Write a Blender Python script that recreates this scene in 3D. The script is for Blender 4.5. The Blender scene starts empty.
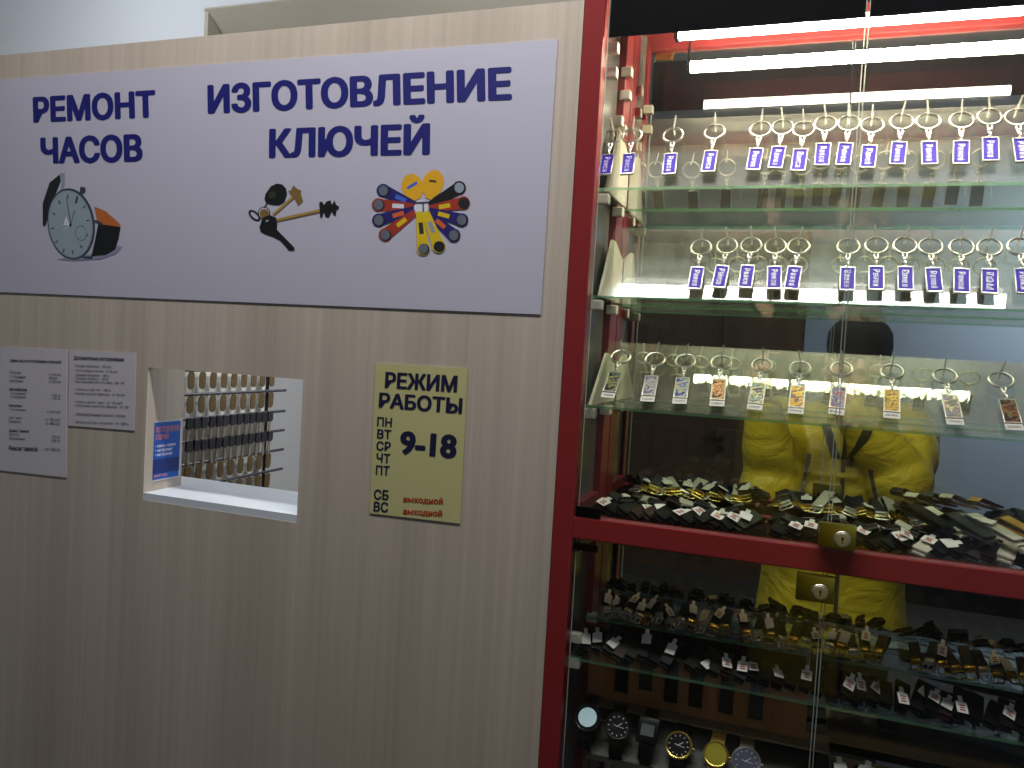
import bpy, bmesh, math, random
from mathutils import Vector, Matrix, Euler

S = bpy.context.scene
COL = S.collection
R = math.radians
PI = math.pi
rnd = random.Random(7)

# ------------------------------------------------------------------ camera, world, exposure
F_PX = 796.94
EYE = Vector((0.0, -1.03, 1.55))
ROT = Matrix(((0.9400808561, -0.3339328702, -0.0688245755),
              (0.3359506345, 0.9416704404, 0.0198482467),
              (0.0581820864, -0.0417806165, 0.9974313133)))      # columns: right, forward, up
cam_data = bpy.data.cameras.new('camera')
cam = bpy.data.objects.new('camera', cam_data)
COL.objects.link(cam)
_r, _f, _u = ROT.col[0], ROT.col[1], ROT.col[2]
_m = Matrix((_r, _u, -_f)).transposed().to_4x4()
_m.translation = EYE
cam.matrix_world = _m
cam_data.sensor_fit = 'HORIZONTAL'
cam_data.sensor_width = 36.0
cam_data.lens = F_PX / 1024 * 36.0
cam_data.clip_start = 0.01
cam_data.clip_end = 60
S.camera = cam

world = bpy.data.worlds.new('world')
S.world = world
world.use_nodes = True
world.node_tree.nodes['Background'].inputs[0].default_value = (0.55, 0.6, 0.7, 1)
world.node_tree.nodes['Background'].inputs[1].default_value = 0.05

S.view_settings.view_transform = 'Standard'
S.view_settings.look = 'None'
S.view_settings.gamma = 1
S.view_settings.exposure = 0.0
S.view_settings.use_curve_mapping = False
S.cycles.use_denoising = True
S.cycles.max_bounces = 16
S.cycles.glossy_bounces = 10
S.cycles.transparent_max_bounces = 40
S.cycles.caustics_reflective = False
S.cycles.caustics_refractive = False
S.cycles.sample_clamp_indirect = 6.0

TUBE_POWER = 150.0        # emission of the tubes inside the cabinet
HALL_POWER = 23.5        # W, fluorescent fitting on the hall ceiling close to the panel
ROOM_FILL_POWER = 42.0        # W, added unseen fill for the back wall of the hall
SHOP_FILL_POWER = 11.0        # W, added unseen fill inside the kiosk


def area(name, loc, size, size_y, watts, color=(1, 1, 1), rot=(0, 0, 0)):
    l = bpy.data.lights.new(name, 'AREA')
    l.shape = 'RECTANGLE'
    l.size, l.size_y, l.energy, l.color = size, size_y, watts, color
    o = bpy.data.objects.new(name, l)
    o.location, o.rotation_euler = loc, rot
    COL.objects.link(o)
    return o


area('hall_light', (-0.32, -0.38, 2.80), 1.60, 0.10, HALL_POWER, (1.0, 0.975, 0.95))
area('room_fill_light', (2.1, -3.75, 2.70), 0.60, 0.20, ROOM_FILL_POWER, (0.86, 0.93, 1.0), (R(-48), 0, R(-25)))  # made-up light out of view, added to brighten the back wall
_pl = bpy.data.lights.new('shop_fill_light', 'POINT')  # made-up light out of view, added to brighten the kiosk's rear wall
_pl.energy, _pl.shadow_soft_size, _pl.color = SHOP_FILL_POWER, 0.08, (0.95, 0.98, 1.0)
_po = bpy.data.objects.new('shop_fill_light', _pl)
_po.location = (-2.1, 0.50, 2.62)
COL.objects.link(_po)
_po2 = _po.copy()  # second added light, hidden behind the laminate, brightens key rack and partition
_po2.name = 'shop_fill_light'
_po2.data = _pl.copy()
_po2.data.energy = 12.0
_po2.data.shadow_soft_size = 0.05
_po2.location = (-0.74, 0.83, 1.88)
COL.objects.link(_po2)


# ------------------------------------------------------------------ helpers
def at(px, py, y):
    """point of the plane y = const that the photograph shows at pixel (px, py)"""
    d = ROT @ Vector(((px - 512) / F_PX, 1.0, (384 - py) / F_PX))
    return EYE + d * ((y - EYE.y) / d.y)


def lin(c):
    return tuple((v / 12.92 if v <= 0.04045 else ((v + 0.055) / 1.055) ** 2.4) for v in c)


def hexc(h):
    return lin(tuple(int(h[i:i + 2], 16) / 255 for i in (0, 2, 4))) + (1.0,)


def tag(o, label=None, cat=None, group=None, kind=None):
    if label: o['label'] = label
    if cat: o['category'] = cat
    if group: o['group'] = group
    if kind: o['kind'] = kind
    return o


def empty(name, loc=(0, 0, 0), rot=(0, 0, 0)):
    o = bpy.data.objects.new(name, None)
    o.empty_display_size = 0.02
    o.location, o.rotation_euler = loc, rot
    COL.objects.link(o)
    return o


def link(name, me, parent=None):
    o = bpy.data.objects.new(name, me)
    COL.objects.link(o)
    if parent is not None:
        o.parent = parent
    return o


def copy_tree(o, parent=None):
    c = o.copy()
    COL.objects.link(c)
    if parent is not None:
        c.parent = parent
    for ch in list(o.children):
        copy_tree(ch, c)
    return c


ORD = ['first', 'second', 'third', 'fourth', 'fifth', 'sixth', 'seventh', 'eighth', 'ninth', 'tenth', 'eleventh', 'twelfth',
       'thirteenth', 'fourteenth', 'fifteenth', 'sixteenth', 'seventeenth', 'eighteenth', 'nineteenth', 'twentieth',
       'twenty-first', 'twenty-second', 'twenty-third', 'twenty-fourth', 'twenty-fifth', 'twenty-sixth', 'twenty-seventh',
       'twenty-eighth', 'twenty-ninth', 'thirtieth', 'thirty-first', 'thirty-second', 'thirty-third', 'thirty-fourth', 'thirty-fifth',
       'thirty-sixth', 'thirty-seventh', 'thirty-eighth', 'thirty-ninth', 'fortieth']


class MB:
    """collects shapes, then links them as ONE mesh object"""

    def __init__(self):
        self.bm = bmesh.new()
        self.mi = 0

    def _done(self, verts, M=None):
        if M is not None:
            bmesh.ops.transform(self.bm, matrix=M, verts=verts)
        fs = set()
        for v in verts:
            fs.update(v.link_faces)
        for f in fs:
            f.material_index = self.mi
        return list(fs)

    def box(self, c, s, rot=None, bev=0.0):
        g = bmesh.ops.create_cube(self.bm, size=1.0)
        vs = g['verts']
        bmesh.ops.transform(self.bm, matrix=Matrix.Diagonal((*s, 1)), verts=vs)
        if bev > 0:
            es = set()
            for v in vs: es.update(v.link_edges)
            g2 = bmesh.ops.bevel(self.bm, geom=list(es), offset=bev, segments=2, affect='EDGES', profile=0.6)
            vs = list({v for f in g2['faces'] for v in f.verts} | {v for v in vs if v.is_valid})
        M = Matrix.Translation(c)
        if rot is not None:
            M = M @ (rot if isinstance(rot, Matrix) else Euler(rot).to_matrix().to_4x4())
        self._done(vs, M)
        return self

    def cyl(self, a, b, r, r2=None, n=16):
        a, b = Vector(a), Vector(b)
        d = b - a
        g = bmesh.ops.create_cone(self.bm, cap_ends=True, segments=n, radius1=r, radius2=r if r2 is None else r2, depth=d.length)
        M = Matrix.Translation((a + b) / 2) @ d.to_track_quat('Z', 'Y').to_matrix().to_4x4()
        self._done(g['verts'], M)
        return self

    def ball(self, c, s, n=16, rot=None):
        g = bmesh.ops.create_uvsphere(self.bm, u_segments=n, v_segments=max(6, n * 2 // 3), radius=1.0)
        s = (s, s, s) if isinstance(s, (int, float)) else s
        M = Matrix.Translation(c)
        if rot is not None: M = M @ Euler(rot).to_matrix().to_4x4()
        self._done(g['verts'], M @ Matrix.Diagonal((*s, 1)))
        return self

    def path(self, pts, r, n=8, closed=False):
        """round wire through points; r a number or a list"""
        pts = [Vector(p) for p in pts]
        rs = r if isinstance(r, (list, tuple)) else [r] * len(pts)
        N = len(pts)
        rings = []
        up = Vector((0.13, 0.37, 0.91))
        for i, p in enumerate(pts):
            if closed:
                t = pts[(i + 1) % N] - pts[i - 1]
            else:
                t = pts[min(i + 1, N - 1)] - pts[max(i - 1, 0)]
            t.normalize()
            u = up - t * up.dot(t)
            if u.length < 1e-3: u = Vector((1, 0, 0)) - t * t.x
            u.normalize()
            up = u
            w = t.cross(u)
            rings.append([self.bm.verts.new(p + (u * math.cos(2 * PI * k / n) + w * math.sin(2 * PI * k / n)) * rs[i]) for k in range(n)])
        vs = [v for rr in rings for v in rr]
        for i in range(N if closed else N - 1):
            a, b = rings[i], rings[(i + 1) % N]
            for k in range(n):
                try: self.bm.faces.new((a[k], a[(k + 1) % n], b[(k + 1) % n], b[k]))
                except ValueError: pass
        if not closed:
            self.bm.faces.new(list(reversed(rings[0])))
            self.bm.faces.new(rings[-1])
        self._done(vs)
        return self

    def ring(self, c, rad, r, M=None, n=28, k=8):
        """torus in the local XY plane, then M"""
        M = M or Matrix.Identity(4)
        pts = [M @ (Vector(c) + Vector((math.cos(2 * PI * i / n) * rad, math.sin(2 * PI * i / n) * rad, 0))) for i in range(n)]
        return self.path(pts, r, k, True)

    def prism(self, pts, z0, z1, M=None):
        """polygon in XY extruded from z0 to z1"""
        a = [self.bm.verts.new((p[0], p[1], z0)) for p in pts]
        b = [self.bm.verts.new((p[0], p[1], z1)) for p in pts]
        n = len(pts)
        self.bm.faces.new(list(reversed(a)))
        self.bm.faces.new(b)
        for i in range(n):
            self.bm.faces.new((a[i], a[(i + 1) % n], b[(i + 1) % n], b[i]))
        self._done(a + b, M)
        return self

    def poly(self, pts):
        vs = [self.bm.verts.new(p) for p in pts]
        self.bm.faces.new(vs)
        self._done(vs)
        return self

    def loft(self, rings):
        """closed surface through rings of points"""
        rr = [[self.bm.verts.new(p) for p in ring] for ring in rings]
        n = len(rr[0])
        for a, b in zip(rr, rr[1:]):
            for k in range(n):
                self.bm.faces.new((a[k], a[(k + 1) % n], b[(k + 1) % n], b[k]))
        self.bm.faces.new(list(reversed(rr[0])))
        self.bm.faces.new(rr[-1])
        self._done([v for r_ in rr for v in r_])
        return self

    def mesh(self, name, mats, smooth=False):
        bmesh.ops.recalc_face_normals(self.bm, faces=self.bm.faces[:])
        me = bpy.data.meshes.new(name)
        self.bm.to_mesh(me)
        self.bm.free()
        for m in (mats if isinstance(mats, (list, tuple)) else [mats]):
            me.materials.append(m)
        if smooth:
            me.shade_smooth()
            try: me.set_sharp_from_angle(angle=R(40))
            except Exception: pass
        return me

    def build(self, name, mats, parent=None, smooth=False):
        return link(name, self.mesh(name, mats, smooth), parent)


def text_mesh(body, mat, bold=0.0, align='LEFT', spacing=1.0, line=1.0):
    c = bpy.data.curves.new('lettering', 'FONT')
    c.body, c.size, c.align_x = body, 1.0, align
    c.space_character, c.space_line = spacing, line
    c.resolution_u = 3
    o = bpy.data.objects.new('lettering', c)
    COL.objects.link(o)
    dg = bpy.context.evaluated_depsgraph_get()
    me = bpy.data.meshes.new_from_object(o.evaluated_get(dg))
    bpy.data.objects.remove(o)
    # one clean flat sheet without overlaps: the glyph outlines cut into fine level strips (widened all round where bold)
    me.calc_loop_triangles()
    P = [(v.co.x, v.co.y) for v in me.vertices]
    ys = [p[1] for p in P]
    ylo, yhi = min(ys) - bold * .8, max(ys) + bold * .8
    n = max(24, int((yhi - ylo) * (78 if bold > .025 else 44)))
    h = (yhi - ylo) / n
    rows = [[] for _ in range(n)]
    for t in me.loop_triangles:
        tri = [P[q] for q in t.vertices]
        t0, t1 = min(p[1] for p in tri), max(p[1] for p in tri)
        for r in range(max(0, int((t0 - bold * .8 - ylo) / h)), min(n, int((t1 + bold * .8 - ylo) / h) + 1)):
            yc = ylo + (r + .5) * h
            for dy in ((0,) if bold == 0 else (-.9, -.6, -.3, 0, .3, .6, .9)):
                y = yc + dy * bold * .8
                if not (t0 < y < t1): continue
                xs = []
                for a, b in ((0, 1), (1, 2), (2, 0)):
                    (xa, ya), (xb, yb) = tri[a], tri[b]
                    if (ya - y) * (yb - y) < 0: xs.append(xa + (xb - xa) * (y - ya) / (yb - ya))
                if len(xs) == 2:
                    w = bold * 1.25 * math.sqrt(1 - dy * dy)
                    rows[r].append((min(xs) - w, max(xs) + w))
    vv, ff = [], []
    for r, iv in enumerate(rows):
        iv.sort()
        run = []
        for a, b in iv:
            if run and a <= run[-1][1] + 1e-5: run[-1][1] = max(run[-1][1], b)
            else: run.append([a, b])
        y0_, y1_ = ylo + r * h, ylo + (r + 1) * h
        for a, b in run:
            k = len(vv)
            vv += [(a, y0_, 0), (b, y0_, 0), (b, y1_, 0), (a, y1_, 0)]
            ff.append((k, k + 1, k + 2, k + 3))
    me = bpy.data.meshes.new('lettering')
    me.from_pydata(vv, [], ff)
    me.update()
    me.materials.clear()
    me.materials.append(mat)
    return me


def fit_text(body, mat, tl, tr, bl, parent, name='lettering', bold=0.0, align='LEFT', line=1.0):
    """flat printing whose bounding box is stretched onto the corners tl, tr, bl (world points)"""
    me = text_mesh(body, mat, bold, align, 1.0, line)
    xs = [v.co.x for v in me.vertices]; ys = [v.co.y for v in me.vertices]
    x0, x1, y0, y1 = min(xs), max(xs), min(ys), max(ys)
    tl, tr, bl = Vector(tl), Vector(tr), Vector(bl)
    nn = (bl - tl).cross(tr - tl).normalized()
    for v in me.vertices:
        u, w = (v.co.x - x0) / (x1 - x0), (y1 - v.co.y) / (y1 - y0)
        v.co = tl + (tr - tl) * u + (bl - tl) * w + nn * v.co.z
    me.update()
    o = link(name, me)
    if parent is not None:
        o.parent = parent
        o.matrix_parent_inverse = parent.matrix_world.inverted() if False else Matrix.Translation(parent.location).inverted()
    return o


# ------------------------------------------------------------------ materials
def new_mat(name):
    m = bpy.data.materials.new(name)
    m.use_nodes = True
    nt = m.node_tree
    return m, nt, nt.nodes['Principled BSDF']


def plain(name, col, rough=0.5, metal=0.0, var=0.06, scale=40.0, spec=0.5, coat=0.0):
    """one colour with a faint procedural mottling"""
    m, nt, b = new_mat(name)
    c = hexc(col) if isinstance(col, str) else tuple(col) + (1.0,)
    n = nt.nodes.new('ShaderNodeTexNoise')
    n.inputs['Scale'].default_value = scale
    n.inputs['Detail'].default_value = 3
    tc = nt.nodes.new('ShaderNodeTexCoord')
    nt.links.new(tc.outputs['Object'], n.inputs['Vector'])
    mx = nt.nodes.new('ShaderNodeMix'); mx.data_type = 'RGBA'
    mx.inputs[6].default_value = tuple(v * (1 - var) for v in c[:3]) + (1,)
    mx.inputs[7].default_value = tuple(min(1, v * (1 + var)) for v in c[:3]) + (1,)
    nt.links.new(n.outputs['Fac'], mx.inputs[0])
    nt.links.new(mx.outputs[2], b.inputs['Base Color'])
    b.inputs['Roughness'].default_value = rough
    b.inputs['Metallic'].default_value = metal
    b.inputs['Specular IOR Level'].default_value = spec
    if coat: b.inputs['Coat Weight'].default_value = coat
    return m


def glow(name, col, power):
    m, nt, b = new_mat(name)
    b.inputs['Base Color'].default_value = hexc(col)
    b.inputs['Emission Color'].default_value = hexc(col)
    b.inputs['Emission Strength'].default_value = power
    return m


def clear(name, tint=(1, 1, 1), f0=0.04, graze=1.0, dust=0.0, haze=0.0, haze_rough=0.3, dust_col=(0.8, 0.8, 0.75)):
    """thin clear sheet: lets light straight through, mirrors by Fresnel, with some dust and haze"""
    m, nt, b = new_mat(name)
    N, L = nt.nodes, nt.links
    out = N['Material Output']
    N.remove(b)
    lw = N.new('ShaderNodeLayerWeight'); lw.inputs[0].default_value = 0.5
    p = N.new('ShaderNodeMath'); p.operation = 'POWER'; p.inputs[1].default_value = 5
    L.new(lw.outputs['Facing'], p.inputs[0])
    ma = N.new('ShaderNodeMath'); ma.operation = 'MULTIPLY_ADD'
    ma.inputs[1].default_value = graze * (1 - f0); ma.inputs[2].default_value = f0
    L.new(p.outputs[0], ma.inputs[0])
    tr = N.new('ShaderNodeBsdfTransparent'); tr.inputs[0].default_value = tint + (1,)
    gl = N.new('ShaderNodeBsdfGlossy'); gl.inputs['Roughness'].default_value = 0.0
    gl.inputs[0].default_value = (1, 1, 1, 1)
    mix = N.new('ShaderNodeMixShader')
    L.new(ma.outputs[0], mix.inputs[0]); L.new(tr.outputs[0], mix.inputs[1]); L.new(gl.outputs[0], mix.inputs[2])
    last = mix
    if haze:
        g2 = N.new('ShaderNodeBsdfGlossy'); g2.inputs['Roughness'].default_value = haze_rough
        mh = N.new('ShaderNodeMixShader'); mh.inputs[0].default_value = haze
        L.new(last.outputs[0], mh.inputs[1]); L.new(g2.outputs[0], mh.inputs[2]); last = mh
    if dust:
        df = N.new('ShaderNodeBsdfDiffuse'); df.inputs[0].default_value = dust_col + (1,)
        tl = N.new('ShaderNodeBsdfTranslucent'); tl.inputs[0].default_value = dust_col + (1,)
        ad = N.new('ShaderNodeMixShader'); ad.inputs[0].default_value = 0.5
        L.new(df.outputs[0], ad.inputs[1]); L.new(tl.outputs[0], ad.inputs[2])
        tc = N.new('ShaderNodeTexCoord'); no = N.new('ShaderNodeTexNoise')
        no.inputs['Scale'].default_value = 9; no.inputs['Detail'].default_value = 5
        L.new(tc.outputs['Object'], no.inputs['Vector'])
        mu = N.new('ShaderNodeMath'); mu.operation = 'MULTIPLY'; mu.inputs[1].default_value = dust * 2
        L.new(no.outputs['Fac'], mu.inputs[0])
        md = N.new('ShaderNodeMixShader')
        L.new(mu.outputs[0], md.inputs[0])
        L.new(last.outputs[0], md.inputs[1]); L.new(ad.outputs[0], md.inputs[2]); last = md
    L.new(last.outputs[0], out.inputs['Surface'])
    return m


def wood(name, light, dark, freq=(70, 70, 1.6), rough=0.45, contrast=(0.32, 0.7)):
    m, nt, b = new_mat(name)
    N, L = nt.nodes, nt.links
    tc = N.new('ShaderNodeTexCoord')
    mp = N.new('ShaderNodeMapping'); mp.inputs['Scale'].default_value = freq
    L.new(tc.outputs['Object'], mp.inputs[0])
    n1 = N.new('ShaderNodeTexNoise'); n1.inputs['Scale'].default_value = 1.0; n1.inputs['Detail'].default_value = 6; n1.inputs['Roughness'].default_value = 0.65
    L.new(mp.outputs[0], n1.inputs['Vector'])
    mp2 = N.new('ShaderNodeMapping'); mp2.inputs['Scale'].default_value = (freq[0] * 0.14, freq[1] * 0.14, freq[2] * 0.3)
    L.new(tc.outputs['Object'], mp2.inputs[0])
    n2 = N.new('ShaderNodeTexNoise'); n2.inputs['Scale'].default_value = 1.0; n2.inputs['Detail'].default_value = 3
    L.new(mp2.outputs[0], n2.inputs['Vector'])
    ad = N.new('ShaderNodeMix'); ad.inputs[0].default_value = 0.45
    L.new(n1.outputs['Fac'], ad.inputs[2]); L.new(n2.outputs['Fac'], ad.inputs[3])
    cr = N.new('ShaderNodeValToRGB')
    cr.color_ramp.elements[0].position = contrast[0]; cr.color_ramp.elements[0].color = hexc(dark)
    cr.color_ramp.elements[1].position = contrast[1]; cr.color_ramp.elements[1].color = hexc(light)
    L.new(ad.outputs[0], cr.inputs[0])
    L.new(cr.outputs[0], b.inputs['Base Color'])
    b.inputs['Roughness'].default_value = rough
    b.inputs['Specular IOR Level'].default_value = 0.3
    return m


def picture_mat(name, cols, scale):
    """small printed picture: patches of a few colours"""
    m, nt, b = new_mat(name)
    N, L = nt.nodes, nt.links
    tc = N.new('ShaderNodeTexCoord')
    n = N.new('ShaderNodeTexNoise'); n.inputs['Scale'].default_value = scale; n.inputs['Detail'].default_value = 2
    L.new(tc.outputs['Object'], n.inputs['Vector'])
    cr = N.new('ShaderNodeValToRGB'); cr.color_ramp.interpolation = 'CONSTANT'
    while len(cr.color_ramp.elements) < len(cols): cr.color_ramp.elements.new(0.5)
    for i, c in enumerate(cols):
        cr.color_ramp.elements[i].position = 0.0 if i == 0 else 0.33 + 0.34 * i / len(cols)
        cr.color_ramp.elements[i].color = hexc(c)
    L.new(n.outputs['Fac'], cr.inputs[0])
    L.new(cr.outputs[0], b.inputs['Base Color'])
    b.inputs['Roughness'].default_value = 0.25
    return m


M = {
    'laminate': wood('pale laminate', 'cbbfb2', 'aa9e91', (75, 75, 1.0), 0.45, (0.30, 0.66)),
    'banner': plain('banner vinyl', 'bcbacb', 0.55, var=0.03, scale=6),
    'ink': plain('navy print', '14186e', 0.5),
    'black_ink': plain('dark navy print', '14163c', 0.5),
    'grey_ink': plain('grey print', '3a3a44', 0.6),
    'red_ink': plain('red print', 'a83a1c', 0.5),
    'paper': plain('white paper', 'c9c5cb', 0.6, var=0.06, scale=14),
    'yellow_paper': plain('yellow paper', 'c6c189', 0.5, var=0.03, scale=10),
    'red': plain('red enamel', '86282a', 0.34, var=0.05, scale=20),
    'black': plain('black board', '0d0c0f', 0.35),
    'matte_black': plain('matte black', '08080a', 0.9, spec=0.1),
    'gloss_black': plain('glossy black film', '08070a', 0.03, var=0.02),
    'shelf_top': clear('shelf glass', (0.95, 0.985, 0.96), 0.035, graze=0.35, dust=0.012),
    'edge': clear('green glass edge', (0.75, 0.95, 0.75), 0.05, graze=0.4, dust=0.42, dust_col=(0.33, 0.72, 0.38)),
    'brown_glass': clear('brown tinted glass', (0.60, 0.50, 0.40), 0.04, graze=0.5, dust=0.01, dust_col=(0.4, 0.3, 0.2)),
    'door_glass': clear('door glass', (0.985, 0.995, 0.99), 0.022, dust=0.006),
    'door_edge': clear('door glass edge', (0.75, 0.9, 0.83), 0.12, dust=0.45),
    'acrylic': clear('dusty acrylic', (0.97, 0.98, 0.94), 0.045, dust=0.05, haze=0.02, haze_rough=0.3, dust_col=(0.80, 0.77, 0.58)),
    'side_glass': plain('grey side panel', '6f6f6a', 0.2),
    'white_plastic': plain('white plastic', 'f1ebda', 0.4),
    'chrome': plain('chrome', 'e9e7e0', 0.30, 1.0, var=0.02),
    'steel': plain('steel', 'b9b6ae', 0.3, 1.0, var=0.02),
    'steel_white': clear('bright wire', (0.95, 0.95, 0.9), 0.08, dust=0.62, dust_col=(0.97, 0.96, 0.92)),
    'gold': plain('gilt metal', 'e2c56c', 0.22, 1.0, var=0.03),
    'brass': plain('brass lock plate', 'a79a3a', 0.34, 1.0, var=0.05),
    'dark_metal': plain('dark metal', '35322c', 0.35, 1.0),
    'purple': plain('purple enamel', '3a14b8', 0.4, var=0.1, scale=200, spec=0.2),
    'white_ink': plain('white print', 'f2f0ff', 0.4),
    'black_leather': plain('black leather', '0a090a', 0.45, var=0.25, scale=400, spec=0.22),
    'brown_leather': plain('dark brown leather', '2c1a12', 0.45, var=0.25, scale=400, spec=0.22),
    'grey_leather': plain('grey leather', '34352f', 0.5, var=0.2, scale=400, spec=0.22),
    'cream_leather': plain('cream leather', 'cbc5b2', 0.5, var=0.1, scale=300),
    'olive_leather': plain('olive leather', '2c2819', 0.5, var=0.2, scale=300, spec=0.22),
    'tan_leather': plain('tan leather', 'b98d3a', 0.5, var=0.15, scale=300),
    'card': plain('white card', 'f0ece2', 0.6, var=0.04),
    'wall_blue': plain('grey blue wall paint', '8a94a3', 0.8, var=0.05, scale=3),
    'wall_white': plain('white wall paint', 'd9dde2', 0.8, var=0.03, scale=3),
    'beige_paint': plain('beige painted soffit', 'bdb6a6', 0.8, var=0.08, scale=4),
    'floor': plain('dark floor tile', '2c2926', 0.4, var=0.2, scale=3),
    'door_wood': wood('dark brown door wood', '5a4430', '38281b', (30, 30, 1.0), 0.4),
    'brown_board': wood('brown board', 'b5814f', '93643a', (40, 40, 3), 0.5),
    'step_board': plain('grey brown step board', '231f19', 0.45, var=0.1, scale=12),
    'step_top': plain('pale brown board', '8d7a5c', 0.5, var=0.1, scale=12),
    'sill': plain('white laminate sill', 'd5dde6', 0.35, var=0.02),
    'key_board': plain('white key board', 'e6e6e0', 0.5, var=0.03),
    'key_brass': plain('key blank brass', '6d5a3a', 0.4, 0.6, var=0.15, scale=120),
    'key_tan': plain('key blank nickel', '9b9280', 0.35, 0.7, var=0.1, scale=120),
    'key_black': plain('black key head', '11111a', 0.4),
    'rod': plain('dark rod', '1d1d2c', 0.4),
    'poster_blue': plain('blue poster', '1457b4', 0.4, var=0.1, scale=8),
    'poster_navy': plain('navy poster band', '0d2b78', 0.4),
    'pink_ink': plain('pink print', 'd8888e', 0.5),
    'jacket': plain('yellow jacket nylon', 'ab9b16', 0.45, var=0.10, scale=9),
    'jacket_black': plain('black jacket trim', '15150f', 0.5),
    'knit': plain('black knit hat', '0c0c0e', 0.9, var=0.3, scale=150),
    'trousers': plain('black trousers', '131318', 0.8),
    'skin': plain('skin', 'c99a80', 0.5, var=0.05, scale=20),
    'eye': plain('eye white', 'e8e4de', 0.2),
    'phone': plain('black phone', '08090b', 0.2),
    'tube': glow('white lamp tube', 'fff1d4', TUBE_POWER),
    'lamp_white': glow('white lamp diffuser', 'fffaf2', 6.0),
    'glare_face': glow('watch display with glare as glow', 'b9d4dc', 0.35),  # reflected brightness of the watch face, put in as emission
    'mirror': None,
}
_nt = M['jacket'].node_tree
_tc = _nt.nodes.new('ShaderNodeTexCoord'); _mp = _nt.nodes.new('ShaderNodeMapping'); _mp.inputs['Scale'].default_value = (5, 5, 9)
_no = _nt.nodes.new('ShaderNodeTexNoise'); _no.inputs['Scale'].default_value = 1.0; _no.inputs['Detail'].default_value = 4; _no.inputs['Distortion'].default_value = 1.2
_bp = _nt.nodes.new('ShaderNodeBump'); _bp.inputs['Strength'].default_value = 0.6; _bp.inputs['Distance'].default_value = 0.03
_nt.links.new(_tc.outputs['Object'], _mp.inputs[0]); _nt.links.new(_mp.outputs[0], _no.inputs['Vector'])
_nt.links.new(_no.outputs['Fac'], _bp.inputs['Height']); _nt.links.new(_bp.outputs[0], _nt.nodes['Principled BSDF'].inputs['Normal'])
_m, _nt, _b = new_mat('mirror silver')
_b.inputs['Base Color'].default_value = (0.80, 0.82, 0.78, 1); _b.inputs['Metallic'].default_value = 1; _b.inputs['Roughness'].default_value = 0.0
M['mirror'] = _m

# ------------------------------------------------------------------ the setting
CEIL = 2.9
BACK = -4.6


def struct(name, mb, mats):
    o = mb.build(name, mats)
    o['kind'] = 'structure'
    return o


struct('floor', MB().box((-0.4, -1.3, -0.03), (6.2, 6.8, 0.06)), M['floor'])
struct('baseboard_back', MB().box((1.36, BACK + 0.008, 0.10), (2.58, 0.016, 0.20)), M['black'])
struct('ceiling', MB().box((-0.4, -1.3, CEIL + 0.03), (6.2, 6.8, 0.06)), M['wall_white'])
struct('wall_back', MB().box((-2.38, BACK - 0.05, CEIL / 2), (2.2, 0.1, CEIL)).box((1.35, BACK - 0.05, CEIL / 2), (2.62, 0.1, CEIL))
       .box((-0.62, BACK - 0.05, (CEIL + 2.5) / 2), (1.32, 0.1, CEIL - 2.5)), M['wall_blue'])
struct('wall_left', MB().box((-3.53, -1.3, CEIL / 2), (0.1, 6.8, CEIL)), M['wall_white'])
struct('wall_right', MB().box((2.71, -1.3, CEIL / 2), (0.1, 6.8, CEIL)), M['wall_blue'])
d1 = struct('door_1', MB().box((-0.62, BACK - 0.03, 1.25), (1.32, 0.05, 2.5)), M['door_wood'])
mb = MB()
for cx in (-0.94, -0.30):
    for cz, h in ((0.62, 0.9), (1.75, 1.1)):
        mb.box((cx, BACK + 0.0, cz), (0.44, 0.02, h), bev=0.006)
mb.build('door_panel', M['door_wood'], d1)
MB().cyl((-0.48, BACK, 1.0), (-0.48, BACK + 0.05, 1.0), 0.022).cyl((-0.48, BACK + 0.05, 1.0), (-0.60, BACK + 0.05, 1.0), 0.011) \
    .cyl((-0.48, BACK - 0.01, 0.93), (-0.48, BACK + 0.02, 0.93), 0.03).build('door_handle', M['dark_metal'], d1, True)

# kiosk rear wall, with the sloping soffit recess seen above the panel
yw = 1.2
a_, b_ = at(205, 8, yw), at(217, 36, yw)
zt = a_.z
mb = MB()
xl = a_.x
mb.box(((-3.5 + xl) / 2, yw + 0.05, CEIL / 2), (xl + 3.5, 0.1, CEIL))
mb.box(((xl + 1.2) / 2, yw + 0.05, (CEIL + zt) / 2), (1.2 - xl, 0.1, CEIL - zt))
mb.box(((xl + 1.2) / 2, yw + 0.05, 1.10), (1.2 - xl, 0.1, 2.2))
mb.box((1.9, yw + 0.05, CEIL / 2), (1.4, 0.1, CEIL))
struct('wall_rear', mb, M['wall_white'])
mb = MB()
mb.poly([(xl, yw, zt), (1.2, yw, zt), (1.2, yw + 0.55, zt - 0.42), (xl, yw + 0.55, zt - 0.42)])
mb.poly([(xl, yw + 0.55, zt - 0.42), (1.2, yw + 0.55, zt - 0.42), (1.2, yw + 0.55, 2.1), (xl, yw + 0.55, 2.1)])
xl += 0.004
yw += 0.001
mb.poly([(xl, yw, zt), (xl, yw + 0.55, zt - 0.42), (xl, yw + 0.55, 2.1), (xl, yw, 2.1)])
mb.poly([(xl, yw, 2.1), (1.2, yw, 2.1), (1.2, yw + 0.55, 2.1), (xl, yw + 0.55, 2.1)])
o = struct('trim_1', mb, M['beige_paint'])
md = o.modifiers.new('thickness', 'SOLIDIFY'); md.thickness = 0.02; md.offset = 0

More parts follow.
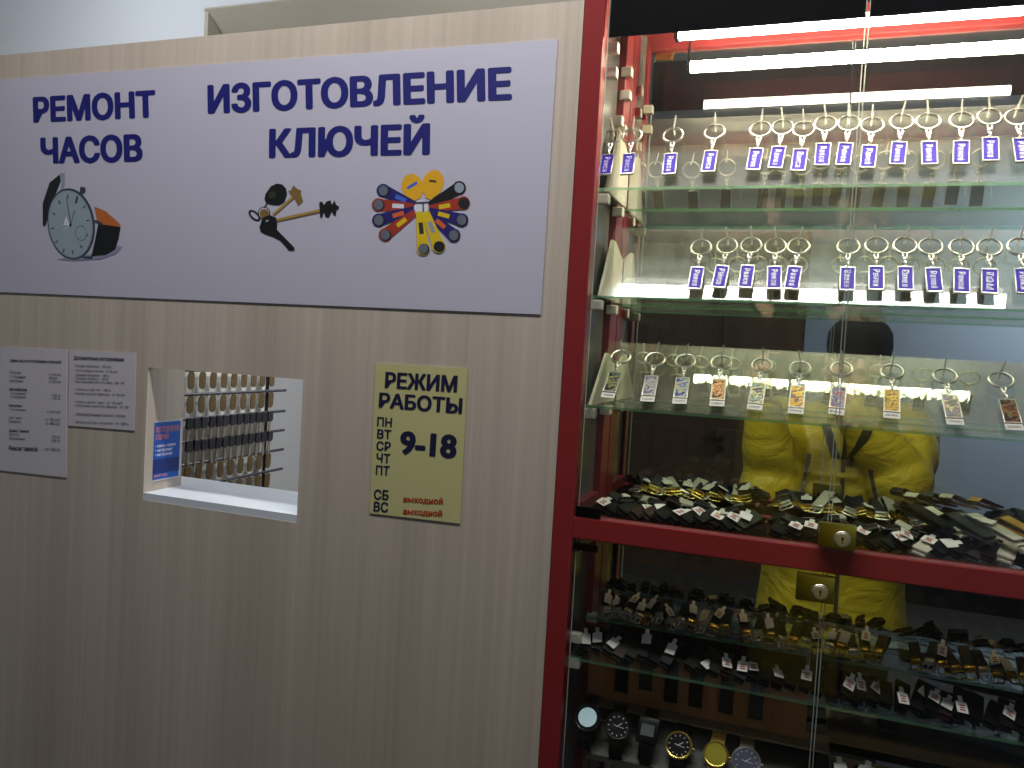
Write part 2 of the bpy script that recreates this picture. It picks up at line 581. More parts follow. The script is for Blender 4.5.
# the laminate front of the kiosk with its service window
PX0, PX1, PTOP = -3.48, -0.2955, 2.016
OX0, OX1, OZ0, OZ1 = -0.9985, -0.7003, 1.2688, 1.4880
mb = MB()
TH = 0.018
mb.box(((PX0 + OX0) / 2, TH / 2, PTOP / 2), (OX0 - PX0, TH, PTOP))
mb.box(((OX1 + PX1) / 2, TH / 2, PTOP / 2), (PX1 - OX1, TH, PTOP))
mb.box(((OX0 + OX1) / 2, TH / 2, (PTOP + OZ1) / 2), (OX1 - OX0, TH, PTOP - OZ1))
mb.box(((OX0 + OX1) / 2, TH / 2, OZ0 / 2), (OX1 - OX0, TH, OZ0))
struct('wall_front', mb, M['laminate'])
mb = MB()
mb.box(((0.400 + 2.66) / 2, TH / 2, PTOP / 2), (2.66 - 0.400, TH, PTOP))
struct('wall_front_right', mb, M['laminate'])

# inside the kiosk, seen through the window
th = math.atan2(0.2, -0.112)
mb = MB()
mb.prism([(-1.0003, 0.0185), (-1.0003, 0.0870), (-1.017, 0.0870), (-1.017, 0.0185)], 1.0, 1.9)
struct('wall_partition', mb, M['laminate'])
struct('wall_kiosk', MB().box((-0.95, 0.95, 1.0), (0.62, 0.02, 2.0)), M['wall_white'])

o = MB().prism([(-1.000, 0.0005), (-0.7008, 0.0005), (-0.7008, 0.0185), (-0.60, 0.0195), (-0.60, 0.158), (-1.16, 0.158), (-1.16, 0.0885), (-1.0, 0.0885)], OZ0 - 0.0, OZ0 + 0.012).build('window_counter', M['sill'])
tag(o, 'white counter board along the bottom of the service window', 'counter')

# poster on the partition
P0, P1 = Vector((-1.0003, 0.0190, 0)), Vector((-1.0003, 0.0825, 0))
dirp = (P1 - P0).normalized()
nrm = Vector((-dirp.y, dirp.x, 0)) * -1
if nrm.x < 0: nrm = -nrm
pz0, pz1 = 1.2960, 1.3985
def pp(u, w, off): 
    return P0 + dirp * (u * (P1 - P0).length) + Vector((0, 0, pz0 + w * (pz1 - pz0))) + nrm * off
def pquad(mb, u0, u1, w0, w1, off, th=0.0008):
    a = [pp(u0, w0, off), pp(u1, w0, off), pp(u1, w1, off), pp(u0, w1, off)]
    b = [p + nrm * th for p in a]
    mb.loft([a, b])
    return mb
poster = pquad(MB(), 0, 1, 0, 1, 0.0006).build('poster', M['paper'])
tag(poster, 'blue and white printed poster on the partition inside the service window', 'poster')
pquad(MB(), 0.0, 0.94, 0.03, 0.97, 0.0016, 0.0002).build('printed_field', M['poster_blue'], poster)
pquad(MB(), 0.0, 0.94, 0.13, 0.36, 0.002, 0.0002).build('printed_band', M['poster_navy'], poster)
fit_text('ИЗГОТОВЛЕНИЕ\nКЛЮЧЕЙ', M['pink_ink'], pp(.05, .90, .0024), pp(.88, .90, .0024), pp(.05, .68, .0024), poster, bold=0.02)
fit_text('• замки, сервис\n• инструмент\n• инструмент', M['white_ink'], pp(.05, .60, .0024), pp(.78, .60, .0024), pp(.05, .40, .0024), poster, bold=0.01)
fit_text('ремонт часов', M['pink_ink'], pp(.05, .11, .0024), pp(.5, .11, .0024), pp(.05, .06, .0024), poster, bold=0.02)

# ------------------------------------------------------------------ key rack behind the window
RX = -1.15
def atx(px, py, x):
    d = ROT @ Vector(((px - 512) / F_PX, 1.0, (384 - py) / F_PX))
    return EYE + d * ((x - EYE.x) / d.x)
rods_px = [((186, 371), (281, 369)), ((185.7, 395.7), (281.4, 389.4)), ((183.4, 419), (277, 411.4)), ((182, 442.6), (280, 429.7)), ((181, 465.4), (276, 449.6)), ((180, 487), (279.5, 469.6))]
rod_z = [(atx(*a, RX).z + atx(*b, RX).z) / 2 for a, b in rods_px]
rack = empty('key_rack', (RX - 0.01, 0.4, 1.2))
tag(rack, 'white key rack with dark rods hung with key blanks behind the service window', 'rack')
_inv = Matrix.Translation(rack.location).inverted()
def into(o, p):
    o.parent = p
    o.matrix_parent_inverse = Matrix.Translation(p.location).inverted()
    return o
into(MB().box((RX - 0.018, 0.385, 1.33), (0.006, 0.29, 0.46)).build('back_board', M['key_board']), rack)
into(MB().cyl((RX - 0.004, 0.525, 0.0), (RX - 0.004, 0.525, 1.55), 0.004).build('upright', M['rod']), rack)
into(MB().cyl((RX - 0.004, 0.245, 0.0), (RX - 0.004, 0.245, 1.55), 0.004).build('upright', M['rod']), rack)
for i, z in enumerate(rod_z):
    into(MB().cyl((RX + 0.004, 0.24, z), (RX + 0.004, 0.585, z), 0.0032, n=10).build('rod', M['rod']), rack)

def key_mesh(kind):
    """a key blank hanging from its bow, origin at the hole; lies in the YZ plane"""
    mb = MB()
    Mx = Matrix(((0, 0, 1, 0), (1, 0, 0, 0), (0, 1, 0, 0), (0, 0, 0, 1)))   # local XY -> world YZ
    if kind == 'brown':
        pts = [(0.0085 * math.cos(t), -0.004 + 0.008 * math.sin(t)) for t in [R(a) for a in range(0, 181, 20)]]
        pts += [(-0.0088, -0.022)] + [(0.0085 * math.cos(t), -0.024 + 0.0085 * math.sin(t)) for t in [R(a) for a in range(190, 351, 20)]] + [(0.0088, -0.022)]
        mb.prism(pts, -0.0012, 0.0012, Mx)
    else:
        mb.mi = 1
        mb.prism([(-0.008, 0.008), (-0.009, -0.010), (-0.004, -0.015), (0.004, -0.015), (0.009, -0.010), (0.008, 0.008)], -0.0028, 0.0028, Mx)
        mb.mi = 0
        mb.prism([(-0.0038, -0.014), (-0.0038, -0.044), (0.0, -0.049), (0.0030, -0.044), (0.0022, -0.038), (0.0038, -0.033), (0.0026, -0.026), (0.0038, -0.014)], -0.0012, 0.0012, Mx)
    return mb.mesh('key_blank', [M['key_brass'], M['key_tan']] if kind == 'brown' else [M['key_tan'], M['key_black']])
km = {'brown': key_mesh('brown'), 'black': key_mesh('black')}
row_words = ['top rod', 'second rod down', 'third rod down', 'fourth rod down', 'fifth rod down', 'lowest rod']
for i, z in enumerate(rod_z):
    kind = 'black' if i in (2, 3) else 'brown'
    n = 13 if kind == 'black' else 9
    for k in range(n):
        y = 0.262 + k * (0.262 / (n - 1)) + (0 if kind == 'brown' else rnd.uniform(-.002, .002))
        o = link('key_blank', km[kind])
        o.location = (RX + 0.0085, y, z - 0.006)
        o.rotation_euler = (R(rnd.uniform(-5, 5)) if kind == 'black' else 0, R(rnd.uniform(0, 4)), 0)
        what = 'brown key blank' if kind == 'brown' else 'black headed key blank'
        tag(o, f'{what}, {ORD[k]} from the partition on the {row_words[i]}', 'key', 'key blanks on the rack behind the window')

# ------------------------------------------------------------------ banner
def panel_quad(pts, y, thick):
    """sheet on the laminate: pixel corners -> points of the wall plane, real thickness"""
    a = [at(px, py, 0) for px, py in pts]
    for p in a: p.y = y
    b = [p + Vector((0, thick, 0)) for p in a]
    return MB().loft([a, b])

banner = panel_quad([(-12, 80.6), (558, 39.5), (541, 314.5), (-12, 291.6)], -0.0014, 0.001).build('sign_banner', M['banner'])
tag(banner, 'long white banner advertising watch repair and key cutting', 'banner')
YB = -0.0018
def ptext(body, tl, tr, bl, parent, mat, bold=0.0, y=YB, **k):
    q = [at(*p, 0) for p in (tl, tr, bl)]
    for p in q: p.y = y
    return fit_text(body, mat, *q, parent, bold=bold, **k)
ptext('РЕМОНТ', (33.5, 97), (156, 89.8), (34.3, 123.4), banner, M['ink'], .042)
ptext('ЧАСОВ', (41, 137.5), (143, 133.6), (41.8, 164.5), banner, M['ink'], .042)
ptext('ИЗГОТОВЛЕНИЕ', (208, 85), (512, 66.4), (208.6, 114.6), banner, M['ink'], .042)
ptext('КЛЮЧЕЙ', (270, 121), (431, 114.6), (269.6, 158.8), banner, M['ink'], .042)

def flat(parent, name, items, y0):
    """printed picture: list of (material, polygon of pixels); later ones lie over earlier ones"""
    mats = []
    mb = MB()
    for i, (mat, pts) in enumerate(items):
        if mat not in mats: mats.append(mat)
        mb.mi = mats.index(mat)
        q = [at(px, py, 0) for px, py in pts]
        for p in q: p.y = y0 - i * 0.00001
        mb.poly(q)
    o = mb.build(name, [M[m] if isinstance(m, str) else m for m in mats], parent)
    return o

def ell(cx, cy, rx, ry, rot=0, n=28, a0=0, a1=360):
    out = []
    for i in range(n + (0 if a1 - a0 == 360 else 1)):
        t = R(a0 + (a1 - a0) * i / n)
        x, y = rx * math.cos(t), ry * math.sin(t)
        c, s = math.cos(R(rot)), math.sin(R(rot))
        out.append((cx + x * c - y * s, cy + x * s + y * c))
    return out
def seg(x0, y0, x1, y1, w, w2=None):
    dx, dy = x1 - x0, y1 - y0
    l = math.hypot(dx, dy); nx, ny = -dy / l * w / 2, dx / l * w / 2
    k = 1 if w2 is None else w2 / w
    return [(x0 + nx, y0 + ny), (x1 + nx * k, y1 + ny * k), (x1 - nx * k, y1 - ny * k), (x0 - nx, y0 - ny)]

for nm, cc in (('pic_case', '39424e'), ('pic_case_light', '8d9aa6'), ('pic_dial', '93a3ad'), ('pic_dark', '1b1e24'), ('pic_orange', 'b8642a'), ('pic_gold', '7d6233'), ('pic_goldlight', 'a58a4e'),
               ('pic_yellow', 'e0a81e'), ('pic_yellow2', 'd8b818'), ('pic_purple', '241d6a'), ('pic_red', '9c3426'), ('pic_grey', '626875'), ('pic_orangelabel', 'd4602e'),
               ('pic_bluelabel', '3f66c4'), ('pic_shadow', '8a8aa6'), ('pic_white', 'd6d8e4'), ('pic_black', '101214'), ('pic_green', '2c3426')):
    M[nm] = plain('print ' + cc, cc, 0.5)
def wp(x, y):   # pixel in the enlarged watch crop -> photo pixel
    return 30 + x / 7.314, 165 + y / 7.314
def wpl(pts): return [wp(*p) for p in pts]
watch = [('pic_shadow', wpl([(200, 690), (420, 660), (640, 590), (680, 600), (640, 650), (520, 690), (330, 702)])),
         ('pic_dark', wpl([(150, 130), (225, 70), (232, 120), (200, 200), (160, 300), (120, 450), (100, 440), (100, 280)])),
         ('pic_case_light', wpl([(228, 62), (262, 60), (262, 150), (240, 200), (226, 190), (240, 130)])),
         ('pic_orange', wpl([(478, 305), (560, 340), (668, 435), (660, 462), (560, 440), (500, 420)])),
         ('pic_black', wpl([(505, 435), (560, 440), (670, 455), (655, 540), (630, 620), (560, 660), (455, 670), (480, 560)])),
         ('pic_case', wpl([(375, 160), (410, 165), (415, 195), (395, 215), (370, 205)])),
         ('pic_case', wpl([(480, 400), (540, 425), (530, 440), (480, 420)])),
         ('pic_case', wpl([(380, 670), (470, 668), (460, 690), (410, 688)])),
         ('pic_case', [wp(*p) for p in ell(308, 432, 172, 262, -8, 40)]),
         ('pic_case_light', [wp(*p) for p in ell(303, 434, 160, 248, -8, 40)]),
         ('pic_dial', [wp(*p) for p in ell(302, 436, 150, 236, -8, 40)])]
for k in range(12):
    t = R(k * 30 - 98)
    a, b = (118 * math.cos(t), 190 * math.sin(t)), (140 * math.cos(t), 222 * math.sin(t))
    if k == 1: a = (105 * math.cos(t), 165 * math.sin(t))
    watch.append(('pic_case', wpl(seg(302 + a[0], 436 + a[1], 302 + b[0], 436 + b[1], 16 if k == 1 else 9))))
watch += [('pic_dark', wpl(seg(330, 330, 345, 355, 2))),
          ('pic_case', [wp(*p) for p in ell(380, 500, 42, 56, -8)]), ('pic_dial', [wp(*p) for p in ell(380, 500, 39, 52, -8)]),
          ('pic_white', wpl([(300, 445), (250, 440), (272, 375)])), ('pic_white', wpl([(300, 440), (290, 455), (240, 485)])),
          ('pic_case', wpl(seg(305, 440, 275, 240, 5))), ('pic_case', wpl(seg(305, 440, 330, 340, 4))), ('pic_dark', [wp(*p) for p in ell(303, 440, 10, 12)])]
flat(banner, 'printed_watch', watch, YB)

def kp(x, y): return 240 + x / 8.536, 170 + y / 8.536
def kpl(pts): return [kp(*p) for p in pts]
keys = [('pic_dark', [kp(*p) for p in ell(130, 390, 62, 34, 42)]), ('banner', [kp(*p) for p in ell(130, 392, 42, 17, 42)]),
        ('pic_dark', [kp(*p) for p in ell(212, 370, 52, 56)]), ('banner', [kp(*p) for p in ell(212, 370, 44, 48)]),
        ('pic_dark', kpl(seg(240, 285, 212, 325, 12))),
        ('pic_black', kpl([(215, 250), (225, 205), (270, 140), (320, 118), (365, 125), (400, 160), (408, 215), (385, 275), (340, 302), (280, 300), (230, 285)])),
        ('pic_green', [kp(*p) for p in ell(280, 215, 35, 28, -30)]),
        ('pic_goldlight', kpl(seg(290, 385, 460, 235, 26))), ('pic_gold', kpl(seg(296, 392, 466, 242, 9))),
        ('pic_gold', kpl([(418, 175), (440, 180), (462, 130), (490, 160), (530, 178), (525, 205), (545, 270), (505, 305), (475, 250), (440, 215)])),
        ('pic_goldlight', kpl(seg(320, 432, 690, 350, 30))), ('pic_gold', kpl(seg(320, 440, 690, 360, 11))),
        ('pic_black', kpl([(682, 280), (705, 270), (722, 300), (745, 270), (780, 262), (790, 300), (812, 262), (828, 300), (852, 315), (848, 335), (828, 345), (825, 392), (805, 385), (790, 355), (765, 408), (735, 400), (722, 360), (705, 412), (690, 405)])),
        ('pic_gold', [kp(*p) for p in ell(215, 375, 40, 40)]),
        ('pic_black', kpl([(200, 410), (260, 385), (315, 410), (325, 470), (320, 510), (472, 665), (470, 690), (425, 690), (390, 645), (345, 600), (285, 570), (230, 552), (185, 530), (172, 490)])),
        ('pic_case_light', [kp(*p) for p in ell(238, 436, 14, 8, -20)])]
flat(banner, 'printed_keys', keys, YB)

def fp(x, y): return 360 + x / 7.314, 160 + y / 7.314
fobs = []
def fob(x0, y0, x1, y1, col, cap, r=48, w0=26, label=None):
    ang = math.degrees(math.atan2(y1 - y0, x1 - x0))
    fobs.append((col, [fp(*p) for p in seg(x0, y0, x1, y1, w0 * 2, r * 1.9)]))
    fobs.append((col, [fp(*p) for p in ell(x1, y1, r * 1.02, r * 1.02)]))
    fobs.append(('pic_black', [fp(*p) for p in ell(x1 + 4, y1 + 4, r * .86, r * .86)]))
    fobs.append((cap, [fp(*p) for p in ell(x1, y1, r * .72, r * .78)]))
    if label:
        mx, my = x0 + (x1 - x0) * .45, y0 + (y1 - y0) * .45
        dx, dy = (x1 - x0) / math.hypot(x1 - x0, y1 - y0), (y1 - y0) / math.hypot(x1 - x0, y1 - y0)
        fobs.append((label, [fp(*p) for p in seg(mx - dx * 42, my - dy * 42, mx + dx * 42, my + dy * 42, 32)]))
for cx, cy, rx, ry, rot, lab in ((388, 200, 78, 98, -15, 'pic_bluelabel'), (536, 175, 78, 102, 18, 'pic_green')):
    fobs.append(('pic_yellow', [fp(*p) for p in ell(cx, cy, rx, ry, rot)]))
    fobs.append(('pic_yellow', [fp(*p) for p in seg(cx, cy + 30, 465 + (cx - 465) * .55, 285, 90, 50)]))
    fobs.append((lab, [fp(*p) for p in (seg(cx - 38, cy + 10, cx + 34, cy - 34, 22) if lab == 'pic_bluelabel' else seg(cx - 26, cy - 22, cx + 26, cy - 14, 16))]))
fobs.append(('pic_white', [fp(*p) for p in ell(452, 345, 55, 50)]))
fob(405, 330, 175, 225, 'pic_purple', 'pic_grey', label='pic_bluelabel')
fob(400, 345, 140, 330, 'pic_red', 'pic_grey', label='pic_white')
fob(400, 365, 142, 442, 'pic_purple', 'pic_grey', label='pic_orangelabel')
fob(405, 385, 190, 548, 'pic_red', 'pic_grey', label='pic_yellow2')
fob(510, 335, 730, 205, 'pic_black', 'pic_case_light', label=None)
fob(510, 360, 760, 315, 'pic_red', 'pic_dark', label='pic_yellow2')
fob(510, 375, 748, 440, 'pic_purple', 'pic_grey', label='pic_yellow2')
fob(515, 400, 690, 552, 'pic_purple', 'pic_grey', label='pic_orangelabel')
fob(485, 380, 580, 632, 'pic_yellow2', 'pic_dark', label='pic_case_light')
fob(440, 380, 468, 650, 'pic_yellow2', 'pic_grey', label='pic_green')
fobs.append(('pic_case', [fp(*p) for p in seg(400, 315, 500, 310, 9)]))
fobs.append(('pic_case', [fp(*p) for p in seg(465, 310, 470, 380, 9)]))
flat(banner, 'printed_key_fobs', fobs, YB)

# ------------------------------------------------------------------ price sheets and timetable
sh1 = panel_quad([(1, 346.8), (67.5, 349.6), (67, 477.5), (-1, 470)], -0.0012, 0.0008).build('price_sheet', M['paper'])
tag(sh1, 'tall white price sheet with underlined heading taped to the laminate, left of the shorter sheet', 'paper sheet')
sh2 = panel_quad([(70, 350.5), (136.6, 353), (134.8, 430.5), (69, 425.5)], -0.0012, 0.0008).build('price_sheet', M['paper'])
tag(sh2, 'short white price sheet with a bulleted list, nearest the service window', 'paper sheet')
def sp(x, y): return x / 5.293, 340 + y / 5.297
def stext(body, x0, y0, x1, y1, parent, mat='grey_ink', bold=0, slope=0.035):
    ptext(body, sp(x0, y0), sp(x1, y0 + (x1 - x0) * slope), sp(x0, y1), parent, M[mat], bold, y=-0.0016)
stext('Цены на изготовление ключей', 58, 97, 328, 118, sh1, 'black_ink', .02)
stext('Плоские\n1-сторонние\nпомповые', 55, 162, 140, 222, sh1)
stext('от 150 руб\n200 руб\nот 250 руб', 262, 174, 326, 230, sh1)
stext('Английские', 52, 250, 148, 268, sh1, 'black_ink', .02)
stext('1-сторонние\n2-сторонние', 58, 274, 142, 308, sh1)
stext('150 р\n170 р', 278, 286, 324, 318, sh1)
stext('Крестовые', 52, 338, 120, 356, sh1, 'black_ink', .02)
stext('1-сторонние', 58, 360, 142, 376, sh1)
stext('от 200 руб', 250, 372, 324, 388, sh1)
stext('сейфовые\nбуравчик', 52, 402, 120, 440, sh1)
stext('от 300 руб\nот 400 руб', 246, 412, 322, 452, sh1)
stext('Домофонные', 52, 470, 158, 490, sh1, 'black_ink', .02)
stext('простые\nспециальные', 52, 494, 138, 530, sh1)
stext('150 р\n350 р', 276, 504, 322, 542, sh1)
stext('Ремонт замков', 52, 558, 204, 584, sh1, 'black_ink', .02)
stext('– от 200 р', 225, 568, 322, 590, sh1)
stext('Дополнительно изготавливаем', 394, 82, 660, 108, sh2, 'black_ink', .02)
for i, (y, w, s) in enumerate(((128, 592, '• Ремонт брелоков – 150 руб'), (152, 625, '• Изготовление ключей – от 50 руб'), (176, 582, '• Замена батареек – 100 р'), (194, 576, '• Замена корпуса – 150 р'), (212, 662, '• Восстановление ключа по замку – 300 – 500'),
                               (252, 590, '• Ключи к сейфам – 500 р'), (274, 664, '• Ремонт ключей и брелоков – от 150 руб'), (318, 652, '• Чипы и домофоны – от 150 руб'), (338, 684, '• Заготовки, ключи по образцу – от 100'),
                               (382, 668, '• Автомобильные ключи с чипом'), (426, 684, '• Вызов мастера, вскрытие – от 1000 р'))):
    stext(s, 398, y, w, y + 18, sh2)

tt = panel_quad([(376, 363), (468, 368.5), (460.5, 523.5), (370, 513)], -0.0012, 0.0008).build('opening_hours_sign', M['yellow_paper'])
tag(tt, 'pale yellow opening hours notice on the laminate beside the red cabinet', 'sign')
def tp(x, y): return 350 + x / 4.043, 350 + y / 4.043
def ttext(body, l, t, r_, tr_, b, mat='black_ink', bold=.034):
    ptext(body, tp(l, t), tp(r_, tr_), tp(l - (b - t) * .06, b), tt, M[mat], bold, y=-0.0016)
ttext('РЕЖИМ', 146, 88, 438, 104, 153)
ttext('РАБОТЫ', 121, 170, 458, 194, 233)
for s, l, t, r_, b in (('ПН', 113, 270, 173, 307), ('ВТ', 113, 319, 170, 356), ('СР', 110, 367, 168, 405), ('ЧТ', 110, 416, 166, 454), ('ПТ', 108, 465, 163, 503), ('СБ', 100, 562, 160, 603), ('ВС', 99, 611, 158, 652)):
    ttext(s, l, t, r_, t + 4, b, bold=.024)
ttext('9-18', 207, 325, 437, 343, 420, bold=.04)
ttext('выходной', 219, 588, 379, 598, 618, 'red_ink', .03)
ttext('выходной', 218, 637, 376, 647, 667, 'red_ink', .03)

# ------------------------------------------------------------------ the red display cabinet
CX = 0.0505
XL, XR = -0.295, 0.396         # outer sides
IL, IR = -0.267, 0.368         # inner edges of the front posts
YM = 0.17                      # mirror plane
ZB0, ZB1 = 1.304, 1.333        # red cross bar
cab = empty('display_cabinet', (CX, 0.09, 0.0))
tag(cab, 'tall red framed display cabinet with glass doors and a mirrored back', 'display cabinet')
CZ = 2.115
def cpart(name, mb, mats, smooth=False):
    return into(mb.build(name, mats, None, smooth), cab)
for x0, x1 in ((XL, IL), (IR, XR)):
    cpart('post', MB().box(((x0 + x1) / 2, 0.012, CZ / 2), (x1 - x0, 0.024, CZ), bev=0.0015), M['red'])
    sgn = 1 if x0 == XL else -1
    cpart('post', MB().box((x0 + sgn * 0.0165, 0.146, CZ / 2), (0.033, 0.044, CZ - 0.004), bev=0.001), M['red'])
    cpart('side_panel', MB().box((x0 + sgn * 0.020, 0.074, CZ / 2), (0.005, 0.099, CZ - 0.01)), M['side_glass'])
    for z in (ZB1 + 0.008, 2.095, 1.288):
        cpart('side_rail', MB().box((x0 + sgn * 0.026, 0.074, z), (0.014, 0.099, 0.016)), M['red'])
cpart('cross_bar', MB().box((CX, 0.012, (ZB0 + ZB1) / 2), (IR - IL, 0.024, ZB1 - ZB0), bev=0.0012), M['red'])
cpart('header', MB().box((CX, 0.012, 2.0905), (IR - IL, 0.024, 0.049), bev=0.0012), M['red'])
cpart('plinth', MB().box((CX, 0.012, 0.06), (IR - IL, 0.024, 0.12), bev=0.0012), M['red'])
cpart('back_rail', MB().box((CX, YM - 0.005, 1.3300), (0.628, 0.010, 0.008), bev=0.0008), M['red'])
cpart('top_board', MB().box((CX, 0.098, 2.120), (XR - XL - 0.004, 0.190, 0.008)), M['black'])
cpart('floor_glass', MB().box((CX, 0.095, 1.3275), (IR - IL - 0.012, 0.138, 0.005)), M['brown_glass'])
cpart('mirror', MB().box((CX, YM + 0.003, 1.10), (XR - XL - 0.014, 0.006, 2.03)), M['mirror'])

# doors: two above the bar, two below
GAP = 0.0505
Z1, Z2, Z3 = 1.7735, 1.6305, 1.4825      # display shelves
ZA, ZBs = 1.171, 1.1355                   # lower glass steps
def door(name, x0, x1, z0, z1, lock, label):
    d = empty(name, ((x0 + x1) / 2, 0.0, z0))
    into(d, cab)
    d.matrix_parent_inverse = Matrix.Translation(cab.location).inverted()
    g = MB()
    g.box(((x0 + x1) / 2, 0.0060, (z0 + z1) / 2), (x1 - x0, 0.004, z1 - z0))
    for xe in (x0 + .0008, x1 - .0008):
        g.box((xe, 0.0034, (z0 + z1) / 2), (0.0011, 0.0008, z1 - z0))
    g.bm.faces.ensure_lookup_table()
    for f in g.bm.faces:
        n = f.normal
        f.material_index = 0 if abs(n.y) > 0.9 and f.calc_area() > 0.05 else 1
    def p_(n_, mb, mats, sm=False):
        o = mb.build(n_, mats, None, sm)
        o.parent = d
        o.matrix_parent_inverse = Matrix.Translation(d.location).inverted()
        return o
    p_('pane', g, [M['door_glass'], M['door_edge']])
    hx = x0 if lock >= 0 and x0 < 0 else x0
    return p_
pu = door('glass_door', IL + 0.005, GAP - 0.0012, ZB1 + 0.001, 2.0655, 0, '')
pu('hinge_clip', MB().box((-0.2475, 0.0020, 1.3410), (0.034, 0.005, 0.0135), bev=0.001), M['dark_metal'])
pu('hinge_clip', MB().box((-0.2440, 0.0095, 2.0585), (0.030, 0.004, 0.014), bev=0.001).cyl((-0.254, 0.0110, 2.0585), (-0.254, 0.0130, 2.0585), 0.003).cyl((-0.234, 0.0110, 2.0585), (-0.234, 0.0130, 2.0585), 0.003), M['gold'])
pu('black_strip', MB().box(((IL + 0.005 + GAP - 0.0012) / 2, 0.0090, 2.009), (GAP - 0.0062 - IL, 0.0012, 0.082)), M['gloss_black'])
pl_ = door('glass_door', IL + 0.005, GAP - 0.0012, 0.14, ZB0 - 0.001, 0, '')
pl_('hinge_clip', MB().box((-0.2480, 0.0020, 1.2935), (0.034, 0.005, 0.0095), bev=0.001), M['dark_metal'])
def lock_on(p_, x, z, w, h):
    mb = MB().box((x, -0.0030, z), (w, 0.013, h), bev=0.0014)
    cx_, cz_ = x + w * .14, z - h * .08
    mb.mi = 1
    mb.ring((0, 0, 0), 0.0082, 0.0016, Matrix.Translation((cx_, -0.0100, cz_)) @ Matrix.Rotation(R(90), 4, 'X'))
    mb.cyl((cx_, -0.0090, cz_), (cx_, -0.0140, cz_), 0.0072, n=28)
    mb.mi = 2
    mb.cyl((cx_, -0.0135, cz_ + .0014), (cx_, -0.0143, cz_ + .0014), 0.0016).box((cx_, -0.0139, cz_ - .0018), (0.0013, 0.0008, 0.005))
    return p_('lock', mb, [M['brass'], M['chrome'], M['black']], True)
lock_on(pu, 0.0595, 1.3515, 0.042, 0.029)
lock_on(pl_, 0.0395, 1.2850, 0.043, 0.032)
pr_ = door('glass_door', GAP + 0.0012, IR - 0.005, ZB1 + 0.001, 2.0655, 1, '')
pr_('black_strip', MB().box(((GAP + 0.0012 + IR - 0.005) / 2, 0.0090, 2.009), (IR - 0.0062 - GAP, 0.0012, 0.082)), M['gloss_black'])
pr_('hinge_clip', MB().box((0.3485, 0.0020, 1.3410), (0.034, 0.005, 0.0135), bev=0.001), M['dark_metal'])
pr2 = door('glass_door', GAP + 0.0012, IR - 0.005, 0.14, ZB0 - 0.001, 1, '')
pr2('hinge_clip', MB().box((0.3485, 0.0020, 1.2935), (0.034, 0.005, 0.0095), bev=0.001), M['dark_metal'])

# shelf pegs on the side rails
for z in (1.9630, 1.9300, Z1 - 0.012, Z2 - 0.012, Z3 - 0.012, ZBs - 0.012, ZA - 0.012):
    for y in (0.034, 0.128):
        cpart('shelf_peg', MB().box((IL - 0.002 + 0.008, y, z), (0.016, 0.014, 0.014), bev=0.002), M['white_plastic'])
for y in (0.100, 0.128):
    cpart('shelf_peg', MB().box((IL + 0.004, y, 1.905 - y * .2), (0.014, 0.014, 0.014), bev=0.002), M['white_plastic'])

# lamp tubes under the top board
def tube_lamp(x0, x1, y, z, r, label):
    t = empty('tube_lamp', ((x0 + x1) / 2, y, z))
    tag(t, label, 'lamp')
    w = x1 - x0
    MB().cyl((-w / 2, 0, 0), (w / 2, 0, 0), r, n=20).build('tube', M['tube'], t, True)
    for s_ in (-1, 1):
        MB().box((s_ * (w / 2 + .003), 0, 0.0), (0.006, 0.017, 0.017), bev=.001).box((s_ * (w / 2 + .004), 0, 0.058), (0.003, 0.004, 0.104)).build('end_cap', M['black'], t)
tube_lamp(-0.1855, 0.2865, 0.105, 2.0040, 0.0085, 'bright white lamp tube across the top of the red cabinet')

# glass shelves
def shelf(name, x0, x1, y0, y1, z, th, label, cat='shelf'):
    g = MB()
    g.box(((x0 + x1) / 2, (y0 + y1) / 2, z - th / 2), (x1 - x0, y1 - y0, th))
    for f in g.bm.faces:
        f.material_index = 0 if abs(f.normal.z) > .9 else 1
    o = g.build(name, [M['shelf_top'], M['edge']])
    tag(o, label, cat, 'glass shelves of the cabinet')
    return o
SX0, SX1 = -0.2665, 0.367
shelf('glass_shelf', SX0, SX1, 0.016, 0.166, Z1, 0.0032, 'uppermost green edged glass shelf under the top row of purple keychains')
shelf('glass_shelf', SX0, SX1, 0.016, 0.166, Z2, 0.0032, 'middle green edged glass shelf under the second row of purple keychains')
shelf('glass_shelf', SX0, SX1, 0.016, 0.166, Z3, 0.0032, 'third green edged glass shelf, under the picture keychains')

